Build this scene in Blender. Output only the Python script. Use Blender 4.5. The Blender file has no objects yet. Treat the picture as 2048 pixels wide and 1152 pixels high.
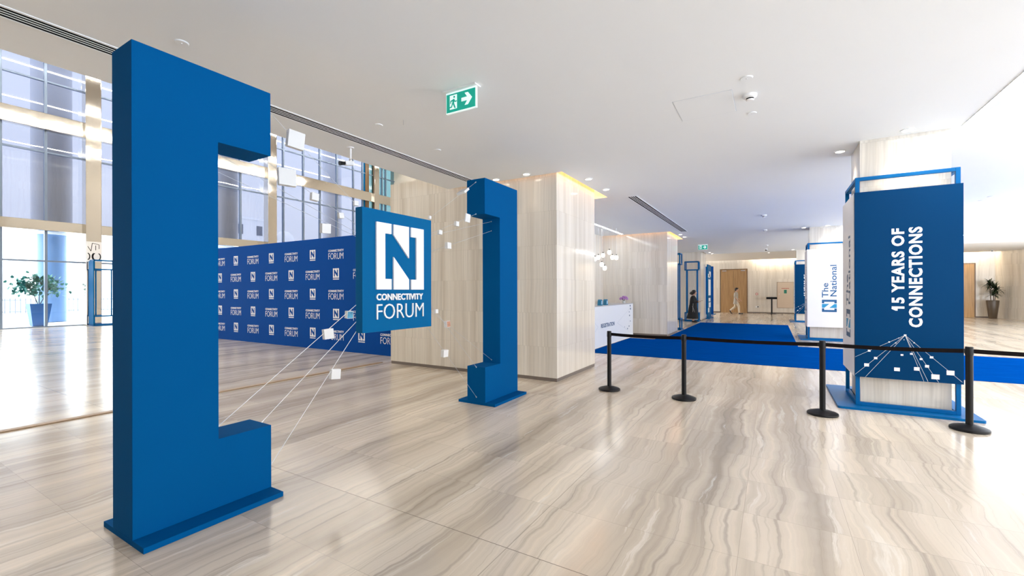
import bpy, bmesh, math, random
from mathutils import Matrix, Vector
random.seed(7)
SC = bpy.context.scene
COL = SC.collection
PI = math.pi

# ------------------------------------------------------------------ camera
F_PX, YAW, HORIZON, ROLL, EYE = 878.14, math.radians(30.7047), 582.71, math.radians(-0.1332), 1.55
cam_d = bpy.data.cameras.new('camera'); cam = bpy.data.objects.new('camera', cam_d); COL.objects.link(cam)
cam_d.sensor_width = 36; cam_d.lens = 36 * F_PX / 2048
cam_d.shift_y = (HORIZON - 576) / 2048
cam_d.clip_end = 400
_s, _c = math.sin(YAW), math.cos(YAW)
_f = Vector((-_s, _c, 0)); _r = Vector((_c, _s, 0)); _u = Vector((0, 0, 1))
_cr, _sr = math.cos(ROLL), math.sin(ROLL)
_r2 = _r * _cr + _u * _sr; _u2 = _u * _cr - _r * _sr
cam.matrix_world = Matrix(((_r2.x, _u2.x, -_f.x, 0), (_r2.y, _u2.y, -_f.y, 0), (_r2.z, _u2.z, -_f.z, EYE), (0, 0, 0, 1)))
SC.camera = cam

# ------------------------------------------------------------------ world, exposure, daylight portals
SC.view_settings.view_transform = 'Standard'; SC.view_settings.look = 'None'
SC.view_settings.gamma = 1.0; SC.view_settings.exposure = 0.74; SC.view_settings.use_curve_mapping = False
SC.cycles.use_denoising = True
SC.cycles.max_bounces = 10; SC.cycles.diffuse_bounces = 6; SC.cycles.glossy_bounces = 5
SC.cycles.transparent_max_bounces = 12; SC.cycles.transmission_bounces = 6
SC.cycles.caustics_reflective = False; SC.cycles.caustics_refractive = False
SC.cycles.sample_clamp_indirect = 8.0
world = bpy.data.worlds.new('sky'); SC.world = world; world.use_nodes = True
wn = world.node_tree.nodes; wl = world.node_tree.links
bg = wn['Background']; bg.inputs['Strength'].default_value = 5.0
tc = wn.new('ShaderNodeTexCoord'); sp = wn.new('ShaderNodeSeparateXYZ'); rp = wn.new('ShaderNodeValToRGB')
wl.new(tc.outputs['Generated'], sp.inputs[0]); mr = wn.new('ShaderNodeMapRange'); mr.inputs['From Min'].default_value = -1; wl.new(sp.outputs['Z'], mr.inputs['Value']); wl.new(mr.outputs[0], rp.inputs[0]); wl.new(rp.outputs[0], bg.inputs['Color'])
for _e, (_p, _col) in zip([rp.color_ramp.elements[0], rp.color_ramp.elements[1], rp.color_ramp.elements.new(0.5), rp.color_ramp.elements.new(0.47)],
                          [(0.0, (1.02, 1.16, 1.34, 1)), (0.95, (0.64, 0.80, 1.05, 1)), (0.5, (0.80, 0.91, 1.05, 1)), (0.46, (1.02, 1.16, 1.34, 1))]):
    _e.position = _p; _e.color = _col

def portal(name, loc, rot, sx, sy):
    l = bpy.data.lights.new(name, 'AREA'); l.shape = 'RECTANGLE'; l.size = sx; l.size_y = sy; l.cycles.is_portal = True
    o = bpy.data.objects.new(name, l); o.location = loc; o.rotation_euler = rot; COL.objects.link(o)
CEIL = 3.558
portal('daylight_portal', (9.75, 8.0, 1.78), (0, PI / 2, 0), 3.5, 32)
portal('daylight_portal', (5.5, -8.05, 1.78), (-PI / 2, 0, 0), 8.5, 3.5)
portal('daylight_portal', (-7.25, 31.2, 1.8), (0, -PI / 2, 0), 3.5, 6.8)
portal('daylight_portal', (-28.1, 10.0, 6.0), (0, -PI / 2, 0), 12, 34)

# ------------------------------------------------------------------ materials
def newmat(name):
    m = bpy.data.materials.new(name); m.use_nodes = True
    nt = m.node_tree
    return m, nt.nodes, nt.links, nt.nodes['Principled BSDF']
def paint(name, col, rough=0.5, metal=0.0, var=0.04, scale=6.0, coat=0.0, bump=0.0, spec=0.5):
    m, n, l, b = newmat(name)
    geo = n.new('ShaderNodeNewGeometry'); no = n.new('ShaderNodeTexNoise'); no.inputs['Scale'].default_value = scale
    no.inputs['Detail'].default_value = 4
    l.new(geo.outputs['Position'], no.inputs['Vector'])
    mx = n.new('ShaderNodeMix'); mx.data_type = 'RGBA'
    l.new(no.outputs['Fac'], mx.inputs['Factor'])
    mx.inputs['A'].default_value = (*[max(0, c * (1 - var)) for c in col], 1)
    mx.inputs['B'].default_value = (*[min(1, c * (1 + var)) for c in col], 1)
    l.new(mx.outputs['Result'], b.inputs['Base Color'])
    b.inputs['Roughness'].default_value = rough; b.inputs['Metallic'].default_value = metal
    b.inputs['Coat Weight'].default_value = coat; b.inputs['Specular IOR Level'].default_value = spec
    if bump:
        bp = n.new('ShaderNodeBump'); bp.inputs['Strength'].default_value = bump; bp.inputs['Distance'].default_value = 0.01
        l.new(no.outputs['Fac'], bp.inputs['Height']); l.new(bp.outputs['Normal'], b.inputs['Normal'])
    return m
def glow(name, col, strength):
    m, n, l, b = newmat(name)
    b.inputs['Base Color'].default_value = (*col, 1)
    b.inputs['Emission Color'].default_value = (*col, 1); b.inputs['Emission Strength'].default_value = strength
    return m
def math_node(n, op, a=None, b=None):
    x = n.new('ShaderNodeMath'); x.operation = op
    if a is not None: x.inputs[0].default_value = a
    if b is not None: x.inputs[1].default_value = b
    return x
def ramp(n, stops):
    r = n.new('ShaderNodeValToRGB'); e = r.color_ramp.elements
    while len(e) < len(stops): e.new(0.5)
    for k, (p, c) in zip(e, stops): k.position = p; k.color = (*c, 1) if len(c) == 3 else c
    return r

def stone_material(name, floor=False):
    """veined travertine; veins run along world Y on the floor and upright on walls"""
    m, n, l, b = newmat(name)
    geo = n.new('ShaderNodeNewGeometry'); s = n.new('ShaderNodeSeparateXYZ'); l.new(geo.outputs['Position'], s.inputs[0])
    if floor:
        U, V = s.outputs['X'], s.outputs['Y']; tile_u, tile_v, off_u, off_v = 0.603, 0.603, 1.385, -2.263
    else:
        a = math_node(n, 'ADD'); l.new(s.outputs['X'], a.inputs[0]); l.new(s.outputs['Y'], a.inputs[1])
        U, V = a.outputs[0], s.outputs['Z']; tile_u, tile_v, off_u, off_v = 1.19, 0.587, 0.0, 0.0
    au = math_node(n, 'ADD', b=off_u); l.new(U, au.inputs[0])
    av = math_node(n, 'ADD', b=off_v); l.new(V, av.inputs[0])
    du = math_node(n, 'DIVIDE', b=tile_u); l.new(au.outputs[0], du.inputs[0])
    dv = math_node(n, 'DIVIDE', b=tile_v); l.new(av.outputs[0], dv.inputs[0])
    fv = math_node(n, 'FLOOR'); l.new(dv.outputs[0], fv.inputs[0])
    du2 = du
    if not floor:   # staggered courses
        st = math_node(n, 'MULTIPLY', b=0.5); l.new(fv.outputs[0], st.inputs[0])
        du2 = math_node(n, 'ADD'); l.new(du.outputs[0], du2.inputs[0]); l.new(st.outputs[0], du2.inputs[1])
    fu = math_node(n, 'FLOOR'); l.new(du2.outputs[0], fu.inputs[0])
    cell = n.new('ShaderNodeCombineXYZ'); l.new(fu.outputs[0], cell.inputs[0]); l.new(fv.outputs[0], cell.inputs[1])
    wn_ = n.new('ShaderNodeTexWhiteNoise'); wn_.noise_dimensions = '3D'; l.new(cell.outputs[0], wn_.inputs['Vector'])
    # vein coordinates: tight across, long along, slight jump from tile to tile
    jmp = math_node(n, 'MULTIPLY', b=0.05 if floor else 0.10); l.new(wn_.outputs['Value'], jmp.inputs[0])
    uj = math_node(n, 'ADD'); l.new(U, uj.inputs[0]); l.new(jmp.outputs[0], uj.inputs[1])
    wob = n.new('ShaderNodeTexNoise'); wob.inputs['Scale'].default_value = 1.0; wob.inputs['Detail'].default_value = 5
    wv = n.new('ShaderNodeCombineXYZ')
    wu = math_node(n, 'MULTIPLY', b=1.2); l.new(uj.outputs[0], wu.inputs[0]); l.new(wu.outputs[0], wv.inputs[0])
    wy = math_node(n, 'MULTIPLY', b=1.1 if floor else 0.7); l.new(V, wy.inputs[0]); l.new(wy.outputs[0], wv.inputs[1]); l.new(wv.outputs[0], wob.inputs['Vector'])
    wm = math_node(n, 'MULTIPLY', b=0.30 if floor else 0.10); l.new(wob.outputs['Fac'], wm.inputs[0])
    u2 = math_node(n, 'ADD'); l.new(uj.outputs[0], u2.inputs[0]); l.new(wm.outputs[0], u2.inputs[1])
    def vein(su, sv, detail, seed):
        cx = n.new('ShaderNodeCombineXYZ')
        a1 = math_node(n, 'MULTIPLY', b=su); l.new(u2.outputs[0], a1.inputs[0]); l.new(a1.outputs[0], cx.inputs[0])
        a2 = math_node(n, 'MULTIPLY', b=sv); l.new(V, a2.inputs[0]); l.new(a2.outputs[0], cx.inputs[1])
        cx.inputs[2].default_value = seed
        t = n.new('ShaderNodeTexNoise'); t.inputs['Scale'].default_value = 1.0; t.inputs['Detail'].default_value = detail
        t.inputs['Roughness'].default_value = 0.6
        l.new(cx.outputs[0], t.inputs['Vector']); return t
    if floor:
        broad, fine, thread = vein(3.0, 0.10, 3, 1.0), vein(24.0, 0.25, 7, 4.0), vein(9.0, 0.5, 8, 9.0)
        r1 = ramp(n, [(0.28, (0.37, 0.31, 0.25)), (0.42, (0.51, 0.435, 0.35)), (0.55, (0.63, 0.545, 0.445)), (0.72, (0.70, 0.615, 0.505))])
        r2 = ramp(n, [(0.28, (0.62, 0.61, 0.61)), (0.46, (0.97, 0.97, 0.97)), (0.56, (1.0, 1.0, 1.0)), (0.74, (1.16, 1.14, 1.11))])
        r3 = ramp(n, [(0.60, (0, 0, 0)), (0.66, (0.5, 0.5, 0.5)), (0.70, (0, 0, 0))]); white = (0.80, 0.75, 0.68, 1)
    else:
        broad, fine, thread = vein(6.0, 0.14, 4, 1.0), vein(42.0, 0.4, 6, 4.0), vein(14.0, 0.5, 6, 9.0)
        r1 = ramp(n, [(0.30, (0.56, 0.51, 0.44)), (0.5, (0.67, 0.625, 0.555)), (0.70, (0.73, 0.69, 0.625))])
        r2 = ramp(n, [(0.30, (0.86, 0.855, 0.85)), (0.5, (1, 1, 1)), (0.72, (1.09, 1.08, 1.07))])
        r3 = ramp(n, [(0.60, (0, 0, 0)), (0.66, (0.35, 0.35, 0.35)), (0.70, (0, 0, 0))]); white = (0.74, 0.71, 0.66, 1)
    l.new(broad.outputs['Fac'], r1.inputs[0]); l.new(fine.outputs['Fac'], r2.inputs[0]); l.new(thread.outputs['Fac'], r3.inputs[0])
    mul = n.new('ShaderNodeMix'); mul.data_type = 'RGBA'; mul.blend_type = 'MULTIPLY'; mul.inputs['Factor'].default_value = 1
    l.new(r1.outputs[0], mul.inputs['A']); l.new(r2.outputs[0], mul.inputs['B'])
    mw = n.new('ShaderNodeMix'); mw.data_type = 'RGBA'; l.new(r3.outputs[0], mw.inputs['Factor']); l.new(mul.outputs['Result'], mw.inputs['A']); mw.inputs['B'].default_value = white
    # per-tile tone
    tone = n.new('ShaderNodeMapRange'); tone.inputs['To Min'].default_value = 0.90 if floor else 0.97; tone.inputs['To Max'].default_value = 1.04
    l.new(wn_.outputs['Value'], tone.inputs['Value'])
    mt = n.new('ShaderNodeVectorMath'); mt.operation = 'SCALE'; l.new(mw.outputs['Result'], mt.inputs[0]); l.new(tone.outputs[0], mt.inputs['Scale'])
    # joints
    def joint(src, width, period):
        fr = math_node(n, 'FRACT'); l.new(src.outputs[0], fr.inputs[0])
        sb = math_node(n, 'SUBTRACT', b=0.5); l.new(fr.outputs[0], sb.inputs[0])
        ab = math_node(n, 'ABSOLUTE'); l.new(sb.outputs[0], ab.inputs[0])
        gt = math_node(n, 'GREATER_THAN', b=0.5 - width / period); l.new(ab.outputs[0], gt.inputs[0]); return gt
    w = 0.0012 if floor else 0.0012
    j1, j2 = joint(du2, w, tile_u), joint(dv, w, tile_v)
    jm = math_node(n, 'MAXIMUM'); l.new(j1.outputs[0], jm.inputs[0]); l.new(j2.outputs[0], jm.inputs[1])
    js = math_node(n, 'MULTIPLY', b=0.45 if floor else 0.30); l.new(jm.outputs[0], js.inputs[0])
    last = js
    if floor:   # the two wider movement joints
        for src, at in ((V, 2.263), (U, -1.385)):
            sb = math_node(n, 'SUBTRACT', b=at); l.new(src, sb.inputs[0]); ab = math_node(n, 'ABSOLUTE'); l.new(sb.outputs[0], ab.inputs[0])
            lt = math_node(n, 'LESS_THAN', b=0.0028); l.new(ab.outputs[0], lt.inputs[0])
            sc = math_node(n, 'MULTIPLY', b=0.8 if src == V else 0.5); l.new(lt.outputs[0], sc.inputs[0])
            mx = math_node(n, 'MAXIMUM'); l.new(last.outputs[0], mx.inputs[0]); l.new(sc.outputs[0], mx.inputs[1]); last = mx
    mj = n.new('ShaderNodeMix'); mj.data_type = 'RGBA'; l.new(last.outputs[0], mj.inputs['Factor']); l.new(mt.outputs[0], mj.inputs['A']); mj.inputs['B'].default_value = (0.16, 0.13, 0.11, 1)
    l.new(mj.outputs['Result'], b.inputs['Base Color'])
    rr = n.new('ShaderNodeMapRange'); rr.inputs['To Min'].default_value = 0.12 if floor else 0.07; rr.inputs['To Max'].default_value = 0.22 if floor else 0.13
    l.new(fine.outputs['Fac'], rr.inputs['Value']); l.new(rr.outputs[0], b.inputs['Roughness'])
    b.inputs['Specular IOR Level'].default_value = 0.5
    return m

def wood_material(name, c1, c2):
    m, n, l, b = newmat(name)
    geo = n.new('ShaderNodeNewGeometry'); mp = n.new('ShaderNodeMapping'); mp.inputs['Scale'].default_value = (14, 14, 0.8)
    no = n.new('ShaderNodeTexNoise'); no.inputs['Scale'].default_value = 1.0; no.inputs['Detail'].default_value = 6; no.inputs['Distortion'].default_value = 0.6
    l.new(geo.outputs['Position'], mp.inputs[0]); l.new(mp.outputs[0], no.inputs['Vector'])
    r = ramp(n, [(0.3, c1), (0.7, c2)]); l.new(no.outputs['Fac'], r.inputs[0]); l.new(r.outputs[0], b.inputs['Base Color'])
    b.inputs['Roughness'].default_value = 0.4
    return m
def carpet_material():
    m, n, l, b = newmat('blue carpet')
    geo = n.new('ShaderNodeNewGeometry'); mp = n.new('ShaderNodeMapping'); mp.inputs['Scale'].default_value = (1.2, 14, 1)
    no = n.new('ShaderNodeTexNoise'); no.inputs['Scale'].default_value = 1.5; no.inputs['Detail'].default_value = 8
    l.new(geo.outputs['Position'], mp.inputs[0]); l.new(mp.outputs[0], no.inputs['Vector'])
    r = ramp(n, [(0.3, (0.000, 0.044, 0.225)), (0.7, (0.001, 0.063, 0.305))]); l.new(no.outputs['Fac'], r.inputs[0]); l.new(r.outputs[0], b.inputs['Base Color'])
    b.inputs['Roughness'].default_value = 0.95; b.inputs['Specular IOR Level'].default_value = 0.0
    n2 = n.new('ShaderNodeTexNoise'); n2.inputs['Scale'].default_value = 300; l.new(geo.outputs['Position'], n2.inputs['Vector'])
    bp = n.new('ShaderNodeBump'); bp.inputs['Strength'].default_value = 0.5; bp.inputs['Distance'].default_value = 0.004; l.new(n2.outputs['Fac'], bp.inputs['Height']); l.new(bp.outputs['Normal'], b.inputs['Normal'])
    return m
def glass_material(name, tint, refl=0.09):
    m = bpy.data.materials.new(name); m.use_nodes = True; n = m.node_tree.nodes; l = m.node_tree.links
    n.remove(n['Principled BSDF']); out = n['Material Output']
    tr = n.new('ShaderNodeBsdfTransparent'); tr.inputs[0].default_value = (*tint, 1)
    gl = n.new('ShaderNodeBsdfGlossy'); gl.inputs['Roughness'].default_value = 0.0; gl.inputs['Color'].default_value = (1, 1, 1, 1)
    fr = n.new('ShaderNodeFresnel'); fr.inputs['IOR'].default_value = 1.5
    ad = math_node(n, 'ADD', b=refl); l.new(fr.outputs[0], ad.inputs[0])
    no = n.new('ShaderNodeTexNoise'); no.inputs['Scale'].default_value = 0.6; geo = n.new('ShaderNodeNewGeometry'); l.new(geo.outputs['Position'], no.inputs['Vector'])
    bp = n.new('ShaderNodeBump'); bp.inputs['Strength'].default_value = 0.12; bp.inputs['Distance'].default_value = 0.02; l.new(no.outputs['Fac'], bp.inputs['Height']); l.new(bp.outputs['Normal'], gl.inputs['Normal'])
    mx = n.new('ShaderNodeMixShader'); l.new(ad.outputs[0], mx.inputs[0]); l.new(tr.outputs[0], mx.inputs[1]); l.new(gl.outputs[0], mx.inputs[2]); l.new(mx.outputs[0], out.inputs[0])
    return m
def mirror_material(name, col, rough, wave):
    m, n, l, b = newmat(name)
    b.inputs['Base Color'].default_value = (*col, 1); b.inputs['Metallic'].default_value = 1; b.inputs['Roughness'].default_value = rough
    no = n.new('ShaderNodeTexNoise'); no.inputs['Scale'].default_value = 0.9; geo = n.new('ShaderNodeNewGeometry'); l.new(geo.outputs['Position'], no.inputs['Vector'])
    bp = n.new('ShaderNodeBump'); bp.inputs['Strength'].default_value = wave; bp.inputs['Distance'].default_value = 0.05; l.new(no.outputs['Fac'], bp.inputs['Height']); l.new(bp.outputs['Normal'], b.inputs['Normal'])
    return m

M = {}
M['floor'] = stone_material('veined travertine floor', True)
M['stone'] = stone_material('polished travertine wall', False)
M['ceiling'] = paint('white ceiling paint', (0.81, 0.835, 0.86), 0.6, var=0.01, scale=1.5)
M['white_wall'] = paint('warm plaster and dim ceiling tone', (0.72, 0.69, 0.64), 0.7, var=0.02)
M['back'] = wood_material('dark light-blocking wood', (0.035, 0.025, 0.018), (0.06, 0.042, 0.03))  # dark tone of the added light-blocking wall
M['atrium'] = paint('pale atrium plaster', (0.62, 0.57, 0.50), 0.6, var=0.03)
M['skirting'] = paint('grey brown skirting', (0.16, 0.13, 0.11), 0.4)
M['strip'] = paint('tan threshold strip', (0.33, 0.22, 0.13), 0.5, var=0.2, scale=20)
M['blue'] = paint('satin blue paint', (0.0, 0.078, 0.245), 0.75, var=0.03, scale=2, spec=0.03)
M['panel_blue'] = paint('bright blue panel paint', (0.0, 0.104, 0.275), 0.5, var=0.03, scale=2, spec=0.05)
M['backdrop'] = paint('blue backdrop fabric', (0.0, 0.058, 0.30), 0.7, var=0.04, scale=3, spec=0.08)
M['vinyl'] = paint('dark blue satin vinyl', (0.0, 0.037, 0.122), 0.42, var=0.03, scale=2, spec=0.05)
M['frame_blue'] = paint('blue powder coated tube', (0.0, 0.105, 0.31), 0.4, var=0.04, spec=0.1)
M['block_white'] = paint('block white', (0.68, 0.69, 0.70), 0.6, var=0.01)
M['cable_white'] = paint('white cord', (0.75, 0.76, 0.78), 0.6)
M['cable_grey'] = paint('grey steel cord', (0.42, 0.45, 0.50), 0.5)
M['white'] = paint('matt white', (0.82, 0.82, 0.83), 0.5, var=0.01)
M['white_vinyl'] = paint('satin white vinyl', (0.80, 0.80, 0.82), 0.4, var=0.01)
M['print_white'] = paint('white print', (0.80, 0.82, 0.86), 0.6, var=0.01)
M['ink'] = paint('deep blue print', (0.0, 0.09, 0.24), 0.5)
M['ink_soft'] = paint('slate blue print', (0.04, 0.10, 0.20), 0.5)
M['cyan'] = paint('cyan print', (0.01, 0.27, 0.52), 0.5)
M['grey_line'] = paint('pale grey print', (0.55, 0.60, 0.66), 0.6)
M['black'] = paint('satin black metal', (0.008, 0.008, 0.009), 0.4, var=0.1, spec=0.2)
M['black_cloth'] = paint('black cloth', (0.008, 0.008, 0.009), 0.9, var=0.2, scale=30)
M['belt'] = paint('black webbing', (0.008, 0.006, 0.006), 0.9, var=0.2, scale=80, spec=0.05)
M['slot'] = paint('dark slot', (0.006, 0.006, 0.007), 1.0, spec=0.0)
M['metal'] = paint('brushed silver', (0.7, 0.7, 0.72), 0.3, 1.0)
M['carpet'] = carpet_material()
M['oak'] = wood_material('oak veneer', (0.27, 0.155, 0.065), (0.42, 0.26, 0.12))
M['oak_gold'] = wood_material('golden oak veneer', (0.36, 0.20, 0.065), (0.52, 0.31, 0.12))
M['oak_frame'] = wood_material('dark oak frame', (0.13, 0.075, 0.035), (0.20, 0.12, 0.06))
M['linear'] = glow('cool linear light', (1.0, 0.98, 0.95), 40)
M['linear_soft'] = glow('soft linear light', (0.95, 0.98, 1.0), 14)
M['linear_lobby'] = glow('lobby linear light', (1.0, 0.96, 0.88), 40)
M['linear_wash'] = glow('wall washing light', (1.0, 0.84, 0.62), 60)
M['linear_warm'] = glow('warm linear light', (1.0, 0.86, 0.62), 40)
M['cove'] = glow('amber cove light', (1.0, 0.50, 0.12), 5)
M['lens'] = glow('warm downlight lens', (1.0, 0.88, 0.72), 8)
M['bulb'] = glow('frosted glowing globe', (1.0, 0.90, 0.76), 1.6)
M['sign_green'] = glow('lit green sign', (0.0, 0.30, 0.22), 0.35)
M['sign_white'] = glow('lit white sign', (0.78, 0.95, 0.93), 0.28)
M['glass_low'] = glass_material('clear lobby glass', (0.80, 0.92, 1.0), 0.03)
M['glass_high'] = glass_material('periwinkle tinted glass', (0.130, 0.150, 0.205), 0.08)
M['glass_teal'] = glass_material('teal tinted glass', (0.05, 0.11, 0.13), 0.06)
M['mullion'] = paint('blue grey mullion', (0.20, 0.26, 0.36), 0.35, 0.4)
M['brass'] = mirror_material('polished champagne metal', (0.70, 0.67, 0.62), 0.10, 0.2)
M['bronze'] = paint('dark bronze glaze', (0.085, 0.06, 0.038), 0.35, var=0.15)
M['leaf_dark'] = paint('dark green leaf', (0.018, 0.035, 0.012), 0.5, var=0.4, scale=10)
M['leaf_teal'] = paint('teal green leaf', (0.03, 0.22, 0.16), 0.5, var=0.4, scale=10)  # teal leaf colour of the potted tree
M['bark'] = paint('brown bark', (0.12, 0.08, 0.05), 0.8, var=0.3)
M['soil'] = paint('dark soil', (0.03, 0.02, 0.015), 0.9)
M['pot_blue'] = paint('blue planter', (0.0, 0.14, 0.45), 0.4)
M['skin'] = paint('skin', (0.50, 0.30, 0.21), 0.5, var=0.08, scale=20)
M['hair'] = paint('dark hair', (0.012, 0.008, 0.006), 0.5, var=0.3, scale=60)
M['tunic'] = paint('pale grey beige cloth', (0.40, 0.36, 0.30), 0.85, var=0.1, scale=30)
M['trousers'] = paint('cream cloth', (0.66, 0.56, 0.43), 0.85, var=0.08, scale=30)
M['shoe'] = paint('black shoe', (0.012, 0.010, 0.010), 0.5)
M['purple'] = paint('lilac petals', (0.42, 0.20, 0.50), 0.6, var=0.4, scale=40)
M['vase'] = paint('pale glazed vase', (0.62, 0.64, 0.62), 0.2)
M['stand_blue'] = paint('teal blue glossy plastic', (0.01, 0.16, 0.30), 0.25, var=0.1)
M['stand_light'] = paint('pale blue reflection', (0.25, 0.50, 0.68), 0.4)
M['counter'] = paint('grey counter top', (0.40, 0.40, 0.41), 0.3)
M['desk_white'] = paint('white desk panel', (0.78, 0.80, 0.83), 0.35, var=0.01)
M['red'] = paint('red plastic', (0.45, 0.03, 0.02), 0.4)
M['sign_teal'] = paint('green safety sign', (0.02, 0.22, 0.15), 0.5)
M['hatch'] = paint('cream hatch panel', (0.62, 0.50, 0.38), 0.5, var=0.03)
M['orange_print'] = paint('tan photograph print', (0.42, 0.20, 0.12), 0.5, var=0.6, scale=25)
M['blue_print'] = paint('blue photograph print', (0.06, 0.30, 0.48), 0.4, var=0.9, scale=18)
M['pave'] = paint('bright paving', (0.80, 0.82, 0.84), 0.8)
M['ext_blue'] = paint('pale blue column cladding', (0.13, 0.26, 0.50), 0.4, var=0.1, scale=0.8)
M['ext_pale'] = paint('brightened column tone', (0.80, 0.82, 0.86), 0.5, var=0.06, scale=0.8)
M['ext_white'] = paint('white render', (0.85, 0.85, 0.84), 0.8)
M['ext_dark'] = paint('dark window', (0.12, 0.15, 0.2), 0.3)  # dark tone for the villa windows
M['fence'] = paint('white painted steel', (0.16, 0.18, 0.22), 0.5)
M['socket_dark'] = paint('dark plastic', (0.03, 0.03, 0.03), 0.5)

# ------------------------------------------------------------------ geometry helpers
class MB:
    def __init__(s): s.bm = bmesh.new()
    def quad(s, pts, mi=0):
        f = s.bm.faces.new([s.bm.verts.new(p) for p in pts]); f.material_index = mi; return f
    def box(s, x0, x1, y0, y1, z0, z1, bev=0.0, mi=0):
        tmp = bmesh.new(); bmesh.ops.create_cube(tmp, size=1)
        for v in tmp.verts: v.co = Vector(((x0 + x1) / 2 + v.co.x * (x1 - x0), (y0 + y1) / 2 + v.co.y * (y1 - y0), (z0 + z1) / 2 + v.co.z * (z1 - z0)))
        if bev: bmesh.ops.bevel(tmp, geom=list(tmp.edges), offset=bev, segments=2, affect='EDGES', profile=0.6)
        for f in tmp.faces: f.material_index = mi
        s.merge(tmp); return s
    def merge(s, tmp, mat=None):
        if mat is not None: bmesh.ops.transform(tmp, matrix=mat, verts=tmp.verts)
        me = bpy.data.meshes.new('t'); tmp.to_mesh(me); tmp.free(); s.bm.from_mesh(me); bpy.data.meshes.remove(me); return s
    def prism(s, pts, fn, t0, t1, mi=0):
        """polygon (u,v) extruded from t0 to t1 along the mapped normal; fn(u,v,t)->xyz"""
        n = len(pts); lo = [s.bm.verts.new(fn(u, v, t0)) for u, v in pts]; hi = [s.bm.verts.new(fn(u, v, t1)) for u, v in pts]
        fs = [s.bm.faces.new(lo[::-1]), s.bm.faces.new(hi)]
        for i in range(n): fs.append(s.bm.faces.new((lo[i], lo[(i + 1) % n], hi[(i + 1) % n], hi[i])))
        for f in fs: f.material_index = mi
        return s
    def lathe(s, prof, cx=0, cy=0, seg=32, cz=0):
        rings = []
        for r, z in prof:
            if r < 1e-5: rings.append([s.bm.verts.new((cx, cy, z + cz))])
            else: rings.append([s.bm.verts.new((cx + r * math.cos(2 * PI * k / seg), cy + r * math.sin(2 * PI * k / seg), z + cz)) for k in range(seg)])
        for a, b in zip(rings, rings[1:]):
            for k in range(seg):
                k2 = (k + 1) % seg
                if len(a) == 1 and len(b) == 1: continue
                if len(a) == 1: s.bm.faces.new((a[0], b[k2], b[k]))
                elif len(b) == 1: s.bm.faces.new((a[k], a[k2], b[0]))
                else: s.bm.faces.new((a[k], a[k2], b[k2], b[k]))
        return s
    def cyl(s, p0, p1, r0, r1=None, seg=12):
        r1 = r0 if r1 is None else r1
        p0, p1 = Vector(p0), Vector(p1); d = p1 - p0
        tmp = bmesh.new(); bmesh.ops.create_cone(tmp, cap_ends=True, segments=seg, radius1=r0, radius2=r1, depth=d.length)
        q = d.to_track_quat('Z', 'Y').to_matrix().to_4x4(); q.translation = (p0 + p1) / 2
        return s.merge(tmp, q)
    def ball(s, c, r, sx=1, sy=1, sz=1, seg=14, rot=None):
        tmp = bmesh.new(); bmesh.ops.create_uvsphere(tmp, u_segments=seg, v_segments=max(6, seg * 2 // 3), radius=r)
        mt = Matrix.Translation(c) @ (rot.to_4x4() if rot else Matrix.Identity(4)) @ Matrix.Diagonal((sx, sy, sz, 1))
        return s.merge(tmp, mt)
    def capsule(s, p0, p1, r0, r1, seg=12):
        s.cyl(p0, p1, r0, r1, seg); s.ball(p0, r0, seg=seg); s.ball(p1, r1, seg=seg); return s
    def loft(s, rings, seg=24):
        """rings: (cx, cy, cz, rx, ry); closed ends"""
        rs = []
        for cx, cy, cz, rx, ry in rings:
            rs.append([s.bm.verts.new((cx + rx * math.cos(2 * PI * k / seg), cy + ry * math.sin(2 * PI * k / seg), cz)) for k in range(seg)])
        for a, b in zip(rs, rs[1:]):
            for k in range(seg): s.bm.faces.new((a[k], a[(k + 1) % seg], b[(k + 1) % seg], b[k]))
        s.bm.faces.new(rs[0][::-1]); s.bm.faces.new(rs[-1]); return s
    def build(s, name, mats, parent=None, smooth=False, normals=True):
        if normals: bmesh.ops.recalc_face_normals(s.bm, faces=s.bm.faces)
        me = bpy.data.meshes.new(name); s.bm.to_mesh(me); s.bm.free()
        for m in (mats if isinstance(mats, (list, tuple)) else [mats]): me.materials.append(m)
        if smooth:
            for p in me.polygons: p.use_smooth = True
            try: me.set_sharp_from_angle(angle=math.radians(38))
            except Exception: pass
        o = bpy.data.objects.new(name, me); COL.objects.link(o)
        if parent: o.parent = parent
        return o

def thing(name, label, cat, loc=(0, 0, 0), rz=0.0, group=None):
    o = bpy.data.objects.new(name, None); COL.objects.link(o); o.empty_display_size = 0.1
    o.location = loc; o.rotation_euler = (0, 0, rz); o['label'] = label; o['category'] = cat
    if group: o['group'] = group
    return o
def tag(o, label, cat, group=None):
    o['label'] = label; o['category'] = cat
    if group: o['group'] = group
    return o
def struct(o, label=None):
    o['kind'] = 'structure'
    if label: o['label'] = label
    return o
def copy_tree(o, parent=None):
    c = o.copy(); COL.objects.link(c)
    if parent: c.parent = parent
    for ch in list(o.children): copy_tree(ch, c)
    return c
def relabel(o, label, loc=None, rz=None):
    o['label'] = label
    if loc is not None: o.location = loc
    if rz is not None: o.rotation_euler = (0, 0, rz)
    return o

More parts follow.
